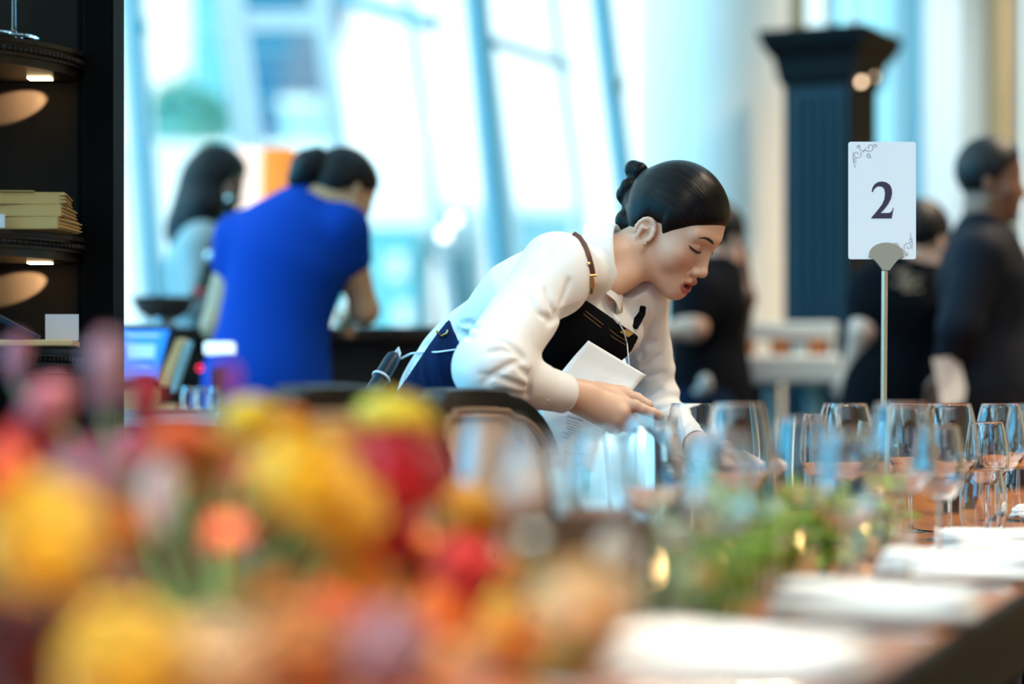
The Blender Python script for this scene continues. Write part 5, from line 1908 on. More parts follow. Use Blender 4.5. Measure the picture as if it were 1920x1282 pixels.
b = MB(); b.box((W(1441, 0, D)[0], D - 0.1, q1[2] / 2), (0.044, 0.06, q1[2])); b.build('leg', M_STEEL, r, smooth=False)
b = MB(); b.box((cx + 0.13, D + 0.1, q1[2] / 2), (0.044, 0.06, q1[2])); b.build('leg', M_STEEL, r, smooth=False)
proto = None
for px, lb in ((1398, 'left one of three amber cups on the trolley'), (1462, 'middle one of three amber cups on the trolley'), (1530, 'right one of three amber cups on the trolley')):
    q = W(px, 0, D - 0.1)
    q[2] = q0[2]
    if proto is None:
        proto = tag(MB().lathe([(0, 0.0), (0.026, 0), (0.036, 0.05), (0.034, 0.05), (0.025, 0.004), (0, 0.004)], q, 20).build('amber_cup', mat('amber_cup_glaze', (0.55, 0.17, 0.03), 0.3), None, org=q), lb, 'cup', 'amber cups on the trolley')
    else:
        dup(proto, q, 0, lb)
slab('place_card', 'grey-green folded card on the right of the trolley', 'card', np.array([W(1500, 0, D - 0.18)[0], D - 0.18, q0[2] + 0.018]), (0.05, 0.01, 0.036), M_PALE)

# dark banquette below the windows
for x0, x1, dd, lb in ((1232, 1442, 8.62, 'dark upholstered banquette behind the service trolley'), (1645, 2100, 9.7, 'dark upholstered banquette behind the man in black')):
    xa, xb = W(x0, 0, dd)[0], W(x1, 0, dd)[0]
    zb = W(0, 718, dd)[2]
    r = thing('banquette', ((xa + xb) / 2, dd, 0), lb, 'bench')
    b = MB(); b.box(((xa + xb) / 2, dd - 0.07, zb / 2), (xb - xa, 0.12, zb)); b.build('backrest', M_TEALK, r, smooth=False, bevel=0.02)
    b = MB(); b.box(((xa + xb) / 2, dd - 0.26, 0.23), (xb - xa, 0.26, 0.46)); b.build('seat', M_NAVY, r, smooth=False, bevel=0.02)

# tall dark cabinet pillar with a flared crown
D = 8.2
ph = math.radians(27)
cor = W(1597, 760, D)
ex, ey = np.array([-math.cos(ph), math.sin(ph), 0]), np.array([math.sin(ph), math.cos(ph), 0])
wl, wr_ = 0.245, 0.27
r = thing('tall_cabinet', (cor + ex * wl / 2 + ey * wr_ / 2) * np.array([1, 1, 0]), 'tall dark teal fluted cabinet with flared crown behind the table sign', 'cabinet')


def rect(o, z):
    c0 = np.array([cor[0], cor[1], 0]) - ex * o - ey * o
    return [c0 + np.array([0, 0, z]), c0 + ey * (wr_ + 2 * o) + np.array([0, 0, z]), c0 + ey * (wr_ + 2 * o) + ex * (wl + 2 * o) + np.array([0, 0, z]), c0 + ex * (wl + 2 * o) + np.array([0, 0, z])]


zt = W(0, 50, D)[2]
b = MB(); b.hexa(rect(0, 0), rect(0, zt - 0.15)); b.build('body', M_TEALK, r, smooth=False)
b = MB()
prof = [(0.004, zt - 0.19), (0.015, zt - 0.17), (0.022, zt - 0.13), (0.028, zt - 0.10), (0.050, zt - 0.07), (0.062, zt - 0.045), (0.066, zt - 0.03), (0.072, zt - 0.01), (0.066, zt)]
for (o0, z0), (o1, z1) in zip(prof[:-1], prof[1:]):
    b.hexa(rect(o0, z0), rect(o1, z1))
b.build('crown', M_TEALK, r, smooth=False)
b = MB()
for i in range(5):
    p = np.array([cor[0], cor[1], 0]) + ex * (0.045 + i * 0.039) - ey * 0.006
    b.tube([p + np.array([0, 0, 0.15]), p + np.array([0, 0, zt - 0.23])], 0.0125, 8)
p0 = np.array([cor[0], cor[1], 0]) + ex * 0.012 - ey * 0.004
b.hexa([p0 + q for q in (np.zeros(3), ex * 0.222, ex * 0.222 - ey * 0.006, -ey * 0.006)], [p0 + q + np.array([0, 0, zt - 0.20]) for q in (np.zeros(3), ex * 0.222, ex * 0.222 - ey * 0.006, -ey * 0.006)])
b.build('fluted_panel', M_TEAL, r)
b = MB()
for px, py in ((1611, 157), (1641, 139)):  # glowing balls stand in for warm reflections on the cabinet
    q = W(px, py, D - 0.0)
    t = (px - 1597) / 60.0
    q = np.array([cor[0], cor[1], 0]) + ey * wr_ * min(0.9, t * 0.95) - ex * 0.012
    q[2] = W(0, py, D + 0.1)[2]
    b.ball(q, 0.010, 10, 8)
b.build('reflection_spot', mat('reflection_spot_glow', (1, 0.85, 0.65), 0.4, emit=(1.0, 0.70, 0.45), estr=5.0), r)
# ------------------------------------------------------------------ the long table and its chairs
M_TABLE = mat('red_brown_table_wood', (0.30, 0.085, 0.018), 0.28, spec=0.25, noise=((0.42, 0.135, 0.032), 5, (6, 0.7, 1)))
M_TEDGE = mat('black_table_edge', (0.003, 0.003, 0.004), 0.45, spec=0.06)
M_LACQ = mat('black_gloss_frame', (0.003, 0.0035, 0.005), 0.35, spec=0.06)
M_UPH = mat('beige_ribbed_upholstery', (0.42, 0.31, 0.22), 0.85, sheen=0.2, bump=(55, 0.5, 0.003, (1, 1, 1)), wave='DIAGONAL')
M_CORD = mat('brown_cord_piping', (0.22, 0.14, 0.09), 0.8, bump=(160, 0.6, 0.003, (1, 1, 1)), wave='DIAGONAL')
M_GLASS = M_CLEAR
M_LINEN = mat('white_linen', (0.86, 0.83, 0.80), 0.85, sheen=0.2, bump=(40, 0.15, 0.003, (1, 1, 1)))
M_CARDW = mat('table_card_white', (0.74, 0.77, 0.83), 0.55)
M_NUM = mat('dark_plum_ink', (0.030, 0.022, 0.050), 0.6)
M_ORN = mat('mauve_ink', (0.34, 0.28, 0.38), 0.7)
M_PEWTER = mat('pewter', (0.46, 0.42, 0.32), 0.42, metal=0.7)
M_FOL = [mat('herb_leaf', (0.22, 0.38, 0.03), 0.55, noise=((0.42, 0.52, 0.06), 20, (1, 1, 1))), mat('grey_green_leaf', (0.30, 0.42, 0.27), 0.6, noise=((0.42, 0.52, 0.36), 14, (1, 1, 1))),
         mat('deep_green_leaf', (0.025, 0.070, 0.020), 0.5, noise=((0.05, 0.12, 0.03), 14, (1, 1, 1)))]
M_STEM = mat('green_stem', (0.10, 0.19, 0.05), 0.6)
M_WAX = mat('candle_wax', (0.9, 0.75, 0.5), 0.5, emit=(1.0, 0.55, 0.2), estr=0.25)
M_FLAME = mat('flame_glow', (1, 0.8, 0.4), 0.5, emit=(1.0, 0.62, 0.26), estr=10.0)
M_DBOWL = mat('dark_wooden_bowl', (0.065, 0.040, 0.030), 0.4, noise=((0.10, 0.06, 0.04), 8, (1, 1, 0.2)))
M_VASE = mat('dark_stoneware', (0.05, 0.022, 0.015), 0.45)

TZ = 0.75
AD = np.array([0.324, 0.946, 0])        # along the table
AR = np.array([0.946, -0.324, 0])       # towards its right edge
E0 = np.array([0.288, 1.91, 0])
TW = 0.73
RZT = -math.atan2(0.324, 0.946)


def T(s, t, z=0.0):
    """s metres along the table from the reference point, t metres in from its right edge"""
    return E0 + AD * s - AR * t + np.array([0, 0, z])


S0, S1 = -1.25, 4.45
r = thing('dining_table', T((S0 + S1) / 2, TW / 2), 'long dark-edged red-brown dining table laid with glasses and napkins', 'table')
b = MB()
b.hexa([T(S0, 0.012, TZ - 0.012), T(S1, 0.012, TZ - 0.012), T(S1, TW - 0.012, TZ - 0.012), T(S0, TW - 0.012, TZ - 0.012)], [T(S0, 0.012, TZ), T(S1, 0.012, TZ), T(S1, TW - 0.012, TZ), T(S0, TW - 0.012, TZ)])
b.build('table_top', M_TABLE, r, smooth=False)
b = MB()
for o, z0, z1 in ((0.0, TZ - 0.030, TZ - 0.001), (0.014, TZ - 0.045, TZ - 0.030), (0.03, TZ - 0.115, TZ - 0.045)):
    for (s0, s1, t0, t1) in ((S0 + o, S1 - o, o, o + 0.012), (S0 + o, S1 - o, TW - o - 0.012, TW - o), (S0 + o, S0 + o + 0.012, o, TW - o), (S1 - o - 0.012, S1 - o, o, TW - o)):
        b.hexa([T(s0, t0, z0), T(s1, t0, z0), T(s1, t1, z0), T(s0, t1, z0)], [T(s0, t0, z1), T(s1, t0, z1), T(s1, t1, z1), T(s0, t1, z1)])
b.build('table_edge', M_TEDGE, r, smooth=False)
b = MB()
b.hexa([T(S0 + 0.02, 0.02, TZ - 0.03), T(S1 - 0.02, 0.02, TZ - 0.03), T(S1 - 0.02, TW - 0.02, TZ - 0.03), T(S0 + 0.02, TW - 0.02, TZ - 0.03)], [T(S0 + 0.02, 0.02, TZ - 0.013), T(S1 - 0.02, 0.02, TZ - 0.013), T(S1 - 0.02, TW - 0.02, TZ - 0.013), T(S0 + 0.02, TW - 0.02, TZ - 0.013)])
b.build('table_underside', M_TEDGE, r, smooth=False)
for s in (S0 + 0.12, 0.42, 2.4, S1 - 0.12):
    for t in (0.13, TW - 0.13):
        b = MB()
        b.box(T(s, t, (TZ - 0.05) / 2), (0.09, 0.30 if s == 0.42 else 0.11, TZ - 0.05), rz=RZT)
        for k in (-0.10, -0.05, 0.0, 0.05, 0.10):
            if s == 0.42:
                b.box(T(s + k, t - (0.047 if t < 0.4 else -0.047), 0.34), (0.008, 0.018, 0.6), rz=RZT)
        b.build('leg', M_TEDGE, r, smooth=False)


def make_chair(c, label):
    """faces the table; c is the foot of the middle of its back"""
    r = thing('dining_chair', c, label, 'chair', 'dining chairs on the left side of the table', 0.0)
    hw, h0, h1 = 0.285, 0.50, 0.985
    def L(x, y, z):
        x = x + 0.55 * y * y - 0.045 + (0.98 - z) * 0.10
        return np.array(c) + AR * x + AD * y + np.array([0, 0, z])
    def outline(o, n=14):
        P, rr, rb = [], 0.125 - o * 0.6, 0.05
        w_, t_, b_ = hw - o, h1 - o, h0 + o
        def top(y):
            return 0.012 * (1 - (y / hw) ** 2)
        for a in np.linspace(0, PI / 2, n):
            P.append((w_ - rr + rr * math.cos(a), t_ - rr + rr * math.sin(a)))
        for y in np.linspace(w_ - rr, -(w_ - rr), 13)[1:-1]:
            P.append((y, t_ + top(y)))
        for a in np.linspace(PI / 2, PI, n):
            P.append((-(w_ - rr) + rr * math.cos(a), t_ - rr + rr * math.sin(a)))
        for a in np.linspace(PI, PI * 1.5, 6):
            P.append((-(w_ - rb) + rb * math.cos(a), b_ + rb + rb * math.sin(a)))
        for a in np.linspace(PI * 1.5, PI * 2, 6):
            P.append(((w_ - rb) + rb * math.cos(a), b_ + rb + rb * math.sin(a)))
        return P
    O, I = outline(0.0), outline(0.026)
    n = len(O)
    b = MB()
    ringp = [(O, -0.018, 0), (O, 0.012, 0), ([(0.985 * y, z - 0.004) for y, z in O], 0.020, 0), (I, 0.020, 0), (I, 0.004, 0)]
    vs = []
    for P, x, _ in ringp:
        vs += [L(x, y, z) for y, z in P]
    fs = []
    for k in range(len(ringp) - 1):
        for i in range(n):
            fs.append((k * n + i, k * n + (i + 1) % n, (k + 1) * n + (i + 1) % n, (k + 1) * n + i))
    fs.append(tuple(range(n - 1, -1, -1)))
    b.add(vs, fs)
    b.build('back_frame', M_LACQ, r)
    b = MB()
    cz = (h0 + h1) / 2
    rows = []
    for k in (1.0, 0.97, 0.93, 0.85, 0.7, 0.5, 0.25, 0.02):
        rows.append([L(0.006 + 0.026 * (1 - k ** 4), y * k, cz + (z - cz) * k) for y, z in I + I[:1]])
    b.grid(rows)
    b.build('back_pad', M_UPH, r)
    b = MB()
    Pp = outline(0.034)
    b.tube([L(0.024, y, z) for y, z in Pp + Pp[:1]], 0.0052, 8, cap=False)
    b.build('piping', M_CORD, r)
    q = lambda x, y, z: np.array(c) + AR * x + AD * y + np.array([0, 0, z])
    b = MB()
    rows = []
    for k, z in ((0.3, 0.485), (0.8, 0.482), (0.95, 0.472), (1.0, 0.45), (1.0, 0.41)):
        rows.append([q(0.24 + (0.24 * k) * math.copysign(abs(math.cos(a)) ** 0.5, math.cos(a)), (0.26 * k) * math.copysign(abs(math.sin(a)) ** 0.5, math.sin(a)), z) for a in np.linspace(0, 2 * PI, 41)])
    b.grid(rows)
    b.build('seat', M_UPH, r)
    b = MB(); b.box(q(0.24, 0, 0.395), (0.46, 0.50, 0.04), rz=RZT); b.build('seat_frame', M_LACQ, r, smooth=False, bevel=0.006)
    for x, y, xt in ((0.44, 0.22, 0.44), (0.44, -0.22, 0.44), (0.03, 0.23, -0.03), (0.03, -0.23, -0.03)):
        b = MB(); b.tube([q(xt, y, 0.0), q(x, y, 0.40)], [0.016, 0.023], 10); b.build('leg', M_LACQ, r)
    for y in (-0.235, 0.235):
        b = MB(); b.tube([q(-0.01, y, 0.38), L(-0.004, y * 1.02, 0.56)], [0.018, 0.016], 10); b.build('post', M_LACQ, r)
    return r


make_chair(np.array([-0.035, 3.68, 0]), 'black-framed beige upholstered chair standing right below the waitress\'s forearm')
make_chair(np.array([-0.195, 3.10, 0]), 'black-framed beige upholstered chair half hidden by the flowers, nearer than the one by the waitress')

# ------------------------------------------------------------------ glasses
def wine_proto(label, h, rb, rr, q, group):
    r = thing('wine_glass', q, label, 'wine glass', group)
    zb = h * 0.44                        # where the bowl starts
    zm = zb + (h - zb) * 0.40
    th = 0.0011
    out_ = [(0.0042, zb)]
    for t in np.linspace(0.12, 1, 9):
        out_.append((0.0042 + (rb - 0.0042) * math.sin(t * PI / 2) ** 0.85, zb + (zm - zb) * (1 - math.cos(t * PI / 2)) ** 0.9))
    for t in np.linspace(0.1, 1, 10):
        out_.append((rb + (rr - rb) * (t ** 1.6), zm + (h - zm) * t))
    inn = [(max(x - th, 0), z + (th * 2.6 if i < 6 else 0.0)) for i, (x, z) in enumerate(out_)][1:]
    prof = out_ + [(rr - th * 0.5, h + 0.0006)] + inn[::-1] + [(0.0, zb + 0.0055)]
    b = MB(); b.lathe(prof, q, 40); b.build('bowl', M_GLASS, r)
    b = MB(); b.lathe([(0.0075, 0.0058), (0.0045, 0.011), (0.0036, 0.02), (0.0034, zb * 0.6), (0.0036, zb - 0.006), (0.0042, zb)], q, 20); b.build('stem', M_GLASS, r)
    rf = rb * 0.86
    b = MB(); b.lathe([(0, 0.0), (rf - 0.001, 0.0), (rf, 0.0008), (rf - 0.001, 0.0016), (rf * 0.5, 0.0030), (0.0075, 0.0058)], q, 40); b.build('foot', M_GLASS, r)
    return r


def on_table(px, d):
    q = W(px, 760, d)
    q[2] = TZ
    return q


GR = 'stemmed wine glasses on the long table'
big = small = mid_ = None
for kind, px, d, lab in (
        ('L', 1585, 3.85, 'large wine glass standing just left of the table number pole'),
        ('L', 1707, 4.22, 'large wine glass right behind the table number pole, on its right'),
        ('L', 1781, 3.95, 'large wine glass in front of the white sheet held by the man in black'),
        ('L', 1876, 4.42, 'tall large wine glass nearest the right edge, second from the picture\'s right side'),
        ('L', 1931, 4.60, 'large wine glass cut off by the right edge of the picture'),
        ('L', 1690, 3.22, 'blurred large wine glass in front of the table number pole'),
        ('L', 1385, 3.35, 'large wine glass right of the waitress\'s outstretched hand'),
        ('L', 1298, 3.98, 'wine glass just beyond the waitress\'s outstretched wrist'),
        ('S', 1851, 4.10, 'small sharp wine glass with its stem clear above the far napkin'),
        ('S', 1645, 4.60, 'small wine glass seen as a dark sliver left of the pole'),
        ('S', 1760, 3.42, 'small wine glass in front of the large one beside the man\'s white sheet'),
        ('S', 1590, 2.62, 'blurred small wine glass in front of the large glass left of the pole'),
        ('M', 1506, 3.05, 'blurred medium wine glass between the waitress\'s hand and the table number'),
        ('M', 1222, 3.00, 'blurred wine glass in front of the waitress\'s pointing finger'),
        ('S', 1128, 2.62, 'blurred wine glass in front of the lower end of the menu sheet'),
        ('M', 925, 2.55, 'very blurred wine glass in front of the upholstered chair, right of the red flowers'),
        ('S', 1352, 2.45, 'very blurred small wine glass in the middle of the greenery'),
        ('M', 1540, 4.35, 'medium wine glass far back, left of the large glass by the pole'),
        ('S', 1010, 2.10, 'very blurred small wine glass right beside the flowers')):
    q = on_table(px, d)
    if kind == 'L':
        if big is None:
            big = wine_proto(lab, 0.223, 0.0475, 0.0345, q, GR)
        else:
            dup(big, q, 0, lab, GR)
    elif kind == 'M':
        if mid_ is None:
            mid_ = wine_proto(lab, 0.205, 0.041, 0.031, q, GR)
        else:
            dup(mid_, q, 0, lab, GR)
    else:
        if small is None:
            small = wine_proto(lab, 0.192, 0.037, 0.0265, q, GR)
        else:
            dup(small, q, 0, lab, GR)
for x, y, lab in ((-0.822, 3.99, 'wine glass standing on the top shelf, right one of the two'), (-0.852, 3.93, 'wine glass standing on the top shelf, left one of the two')):
    dup(big, (x, y, 1.576), 0, lab, 'wine glasses on the top shelf')
tum = None
for px, d, lab in ((1843, 3.95, 'stemless water tumbler behind the far folded napkin'), (1912, 4.12, 'stemless water tumbler at the right edge behind the farthest napkin'), (1648, 2.75, 'blurred stemless tumbler left of the second napkin')):
    q = on_table(px, d)
    if tum is None:
        tum = thing('water_tumbler', q, lab, 'tumbler', 'stemless water tumblers')
        b = MB(); b.lathe([(0, 0), (0.026, 0), (0.030, 0.002), (0.0385, 0.040), (0.0375, 0.075), (0.031, 0.113), (0.0302, 0.1135), (0.0298, 0.113), (0.0363, 0.075), (0.0373, 0.040), (0.029, 0.007), (0, 0.006)], q, 36); b.build('body', M_GLASS, tum)
    else:
        dup(tum, q, 0, lab)

# ------------------------------------------------------------------ table number
D = 4.10
q = on_table(1655, D)
r = thing('table_number_stand', q, 'table number card 2 on a slim pewter pole among the glasses', 'table number')
zc = lambda py: W(0, py, D)[2]
xc = W(1653.5, 0, D)[0]
p = W(1661, 478, D)
b = MB(); b.lathe([(0, 0), (0.045, 0), (0.046, 0.003), (0.04, 0.006), (0.010, 0.010), (0.0055, 0.016), (0, 0.016)], q, 36); b.build('base', M_PEWTER, r)
b = MB(); b.tube([(q[0], D, TZ + 0.012), (p[0] - 0.002, D, zc(508))], 0.0055, 16); b.build('pole', M_PEWTER, r)
b = MB()
for s, y0, y1 in ((1, -0.0055, -0.0028), (1, 0.0008, 0.0032)):
    prof = [(-0.0295, -0.003)] + [(0.0295 * math.cos(a), 0.0 + 0.021 * math.sin(a)) for a in np.linspace(PI, 0, 28)] + [(0.0295, -0.003)]
    prof += [(0.0295 - 0.0235 * t, -0.003 - 0.023 * t ** 1.6) for t in np.linspace(0.1, 1, 10)] + [(-0.0295 + 0.0235 * t, -0.003 - 0.023 * t ** 1.6) for t in np.linspace(1, 0.1, 10)]
    bot = [(p[0] + x, D + y0, p[2] + z) for x, z in prof]
    top = [(p[0] + x, D + y1, p[2] + z) for x, z in prof]
    b.hexa(bot, top)
b.build('clip_disc', M_PEWTER, r, smooth=False)
c0, c1 = W(1590.5, 486, D), W(1717, 266, D)
b = MB()
rr = 0.004
poly = []
for cx_, cz_, a0 in ((c1[0] - rr, c1[2] - rr, 0), (c0[0] + rr, c1[2] - rr, PI / 2), (c0[0] + rr, c0[2] + rr, PI), (c1[0] - rr, c0[2] + rr, PI * 1.5)):
    for a in np.linspace(a0, a0 + PI / 2, 5):
        poly.append((cx_ + rr * math.cos(a), cz_ + rr * math.sin(a)))
b.hexa([(x, D - 0.0024, z) for x, z in poly], [(x, D - 0.0002, z) for x, z in poly])
card = b.build('card', M_CARDW, r, smooth=False)
# the figure 2, drawn as a serif numeral
two = [(265, 517), (272, 480), (290, 450), (320, 428), (358, 420), (400, 428), (434, 452), (452, 492), (455, 530), (444, 580), (420, 628), (385, 674), (348, 712), (425, 712), (442, 704), (456, 688), (464, 664), (469, 664),
       (450, 762), (262, 762), (262, 756), (318, 690), (362, 632), (384, 582), (390, 530), (384, 494), (366, 472), (338, 464), (312, 470), (290, 490), (276, 518)]
P = [W(1580 + x / 4.933, 255 + y / 4.931, D) for x, y in two]
b = MB()
b.add([(x, D - 0.0029, z) for x, _, z in P] + [(x, D - 0.0022, z) for x, _, z in P], [tuple(range(len(P)))] + [(i, (i + 1) % len(P), len(P) + (i + 1) % len(P), len(P) + i) for i in range(len(P))])
o = b.build('numeral', M_NUM, card, smooth=False)
b = MB()


def curl(pts, wd):
    Q = [W(1580 + x / 4.933, 255 + y / 4.931, D) for x, y in pts]
    b.tube([(x, D - 0.0026, z) for x, _, z in Q], wd, 6, flat=((0, 1, 0), 0.25))


def spiral(cx_, cy_, r0, turns, a0, sgn=1, fl=1):
    return [(cx_ + r0 * (1 - t * 0.75) * math.cos(a0 + sgn * t * turns * 2 * PI) * fl, cy_ + r0 * (1 - t * 0.75) * math.sin(a0 + sgn * t * turns * 2 * PI)) for t in np.linspace(0, 1, 22)]


for m in (0, 1):
    f = (lambda pts: pts) if m == 0 else (lambda pts: [(735 - (x - 0), 1192 - (y - 0)) for x, y in pts])
    for pts in (spiral(130, 170, 42, 1.15, -0.6), spiral(250, 105, 40, 1.1, 2.4, -1), spiral(240, 180, 24, 1.2, 0.5, 1), spiral(300, 95, 22, 1.0, 2.6), spiral(112, 232, 22, 1.0, -1.2, -1), spiral(148, 98, 18, 1.0, 1.8),
                [(95, 150), (92, 200), (108, 262), (112, 296)], [(150, 90), (165, 130), (190, 140), (215, 110)], [(180, 150), (205, 130), (225, 140)], [(260, 205), (250, 178), (232, 160)]):
        curl(f(pts), 0.00062 if m == 0 else 0.00058)
b.build('ornament', M_ORN, card)

# ------------------------------------------------------------------ plates with folded napkins, cutlery
def setting(s, t, labs, rz):
    q = T(s, t, TZ)
    r = thing('dinner_plate', q, labs[0], 'plate', 'plates along the right side of the table')
    b = MB(); b.lathe([(0, 0.001), (0.066, 0.001), (0.098, 0.010), (0.101, 0.0125), (0.097, 0.0130), (0.066, 0.0045), (0, 0.0040)], q, 48); b.build('dish', M_CERAM, r)
    n = thing('folded_napkin', q + np.array([0, 0, 0.010]), labs[1], 'napkin', 'folded napkins along the right side of the table')
    R = np.array(Matrix.Rotation(RZT + rz, 3, 'Z'))
    rs = np.random.default_rng(int(s * 100) + 500)
    hx, hy = 0.105, 0.060
    for i in range(3):
        b = MB()
        z0 = 0.0115 + i * 0.0088
        rows = []
        for k, (zz, inset) in enumerate(((0.000, 0.006), (0.002, 0.000), (0.0065, 0.000), (0.0086, 0.005), (0.0092, 0.03))):
            ring = []
            for a in np.linspace(0, 2 * PI, 49):
                ca, sa = math.cos(a), math.sin(a)
                x = (hx - inset - 0.004 * i) * math.copysign(abs(ca) ** 0.28, ca)
                y = (hy - inset * 0.8 - 0.003 * i) * math.copysign(abs(sa) ** 0.28, sa)
                bow = 0.0032 * math.sin(x * 24 + i * 1.7 + s) + 0.0020 * math.sin(y * 50 + i) - 0.012 * max(0, abs(x) - 0.075) / 0.03 * 0.3
                ring.append(q + R @ np.array([x + 0.003 * (i - 1), y, 0]) + np.array([0, 0, z0 + zz + bow]))
            rows.append(ring)
        rows.append([q + np.array([0, 0, z0 + 0.0092])] * 49)
        rows.insert(0, [q + np.array([0, 0, z0])] * 49)
        b.grid(rows)
        b.build('fold', M_LINEN, n)


NS = [(-0.01, 0.108, 'nearest', -0.05), (0.55, 0.100, 'second', 0.0), (1.14, 0.100, 'third', 0.03), (1.70, 0.118, 'fourth', 0.0), (2.62, 0.125, 'farthest', 0.0)]
for s, t, nm, rz in NS:
    labs = ['white plate under the %s folded napkin along the table\'s right edge' % nm, 'white folded napkin, %s to the lens along the table\'s right edge' % nm]
    setting(s, t, labs, rz + PI / 2 * 0)
kp = fp = None
for s, t, nm, rz in NS[:4]:
    for off, typ in ((0.145, 'knife'), (-0.150, 'fork')):
        q = T(s + off, t + 0.02, TZ + 0.003)
        lab = 'steel dinner %s laid beside the %s folded napkin' % (typ, nm)
        if typ == 'knife':
            if kp is None:
                kp = thing('dinner_knife', q, lab, 'knife', 'knives beside the napkins')
                b = MB(); b.tube([q + AR * x for x in (0.10, 0.09, 0.04, 0.0)], [0.004, 0.0055, 0.0048, 0.0035], 10, flat=((0, 0, 1), 0.5)); b.build('handle', M_CHROME, kp)
                b = MB(); b.tube([q + AR * x for x in (0.0, -0.04, -0.09, -0.11)], [0.0045, 0.0085, 0.0085, 0.002], 10, flat=((0, 0, 1), 0.14)); b.build('blade', M_CHROME, kp)
            else:
                dup(kp, q, 0, lab)
        else:
            if fp is None:
                fp = thing('dinner_fork', q, lab, 'fork', 'forks beside the napkins')
                b = MB(); b.tube([q + AR * x for x in (0.10, 0.08, 0.02, -0.03)], [0.005, 0.0055, 0.003, 0.0035], 10, flat=((0, 0, 1), 0.5)); b.build('handle', M_CHROME, fp)
                b = MB()
                b.tube([q - AR * 0.03, q - AR * 0.05], [0.0035, 0.0105], 10, flat=((0, 0, 1), 0.2))
                for k in (-1.5, -0.5, 0.5, 1.5):
                    b.tube([q - AR * 0.05 + AD * k * 0.0055, q - AR * 0.095 + AD * k * 0.0055 + np.array([0, 0, 0.002])], [0.0018, 0.001], 6)
                b.build('tines', M_CHROME, fp)
            else:
                dup(fp, q, 0, lab)

# ------------------------------------------------------------------ bowls, candles, greenery along the middle
q = on_table(1095, 2.06)
r = thing('wooden_bowl', q, 'blurred dark wooden footed bowl right of the flowers', 'bowl')
b = MB(); b.lathe([(0, 0), (0.035, 0), (0.036, 0.008), (0.018, 0.03), (0.020, 0.06), (0.05, 0.085), (0.066, 0.125), (0.067, 0.130), (0.062, 0.128), (0.046, 0.092), (0, 0.075)], q, 36); b.build('body', M_DBOWL, r)
q = on_table(1795, 4.95)
r = thing('black_bowl', q, 'small black bowl far down the table behind the glasses', 'bowl')
b = MB(); b.lathe([(0, 0), (0.03, 0), (0.032, 0.02), (0.055, 0.05), (0.062, 0.085), (0.058, 0.085), (0.05, 0.052), (0, 0.03)], q, 32); b.build('body', M_DBOWL, r)
cp = None
for px, d, lab in ((1232, 2.52, 'lit votive candle in a glass in front of the waitress\'s far cuff'), (1012, 1.95, 'lit votive candle in a glass right behind the red flowers'), (1362, 2.80, 'lit votive candle in a glass among the middle greenery'),
                   (1500, 3.05, 'lit votive candle in a glass at the greenery before the sign'), (1614, 3.35, 'lit votive candle in a glass under the large glass by the pole'), (365, 1.74, 'lit votive candle among the flowers, under the pale bud'), (487, 1.76, 'lit votive candle among the flowers, right of the other one')):
    q = on_table(px, d)
    if cp is None:
        cp = thing('votive_candle', q, lab, 'candle', 'votive candles down the middle of the table')
        b = MB(); b.lathe([(0, 0), (0.022, 0), (0.026, 0.004), (0.029, 0.070), (0.0275, 0.070), (0.0245, 0.006), (0, 0.005)], q, 28); b.build('cup', M_GLASS, cp)
        b = MB(); b.lathe([(0, 0.006), (0.023, 0.006), (0.0245, 0.035), (0.004, 0.033), (0, 0.033)], q, 24); b.build('wax', M_WAX, cp)
        b = MB(); b.lathe([(0, 0.036), (0.0035, 0.041), (0.0045, 0.048), (0.003, 0.057), (0, 0.066)], q, 14); b.build('flame', M_FLAME, cp)
    else:
        dup(cp, q, 0, lab)


def bunch(px, d, rad, h, m, n, lab, seed, leaf=0.022):
    rs = np.random.default_rng(seed)
    q = on_table(px, d)
    r = thing('greenery_bunch', q, lab, 'greenery', 'greenery down the middle of the table')
    st, lf = MB(), MB()
    ns = max(5, n // 22)
    for i in range(ns):
        a = rs.uniform(0, 2 * PI)
        rr = rad * math.sqrt(rs.uniform(0, 1))
        tip = q + np.array([math.cos(a) * rr, math.sin(a) * rr, h * rs.uniform(0.55, 1.0)])
        root = q + np.array([math.cos(a) * rr * 0.35, math.sin(a) * rr * 0.35, 0.002])
        md = (root + tip) / 2 + rs.normal(size=3) * 0.006
        st.tube([root, md, tip], [0.0014, 0.0012, 0.0007], 5)
        for k in range(n // ns):
            t = rs.uniform(0.25, 1)
            p = root * (1 - t) ** 2 + md * 2 * t * (1 - t) + tip * t * t
            dv = unit(rs.normal(size=3) + np.array([0, 0, 0.35])) * leaf * rs.uniform(0.6, 1.15)
            u, v = frame_of(dv)
            w_ = leaf * 0.26
            lf.add([p, p + dv * 0.45 + u * w_, p + dv + v * 0.003, p + dv * 0.45 - u * w_, p + dv * 0.5 + v * w_ * 0.3], [(0, 1, 4), (1, 2, 4), (2, 3, 4), (3, 0, 4)])
    st.build('stems', M_STEM, r)
    lf.build('leaves', m, r, smooth=False)


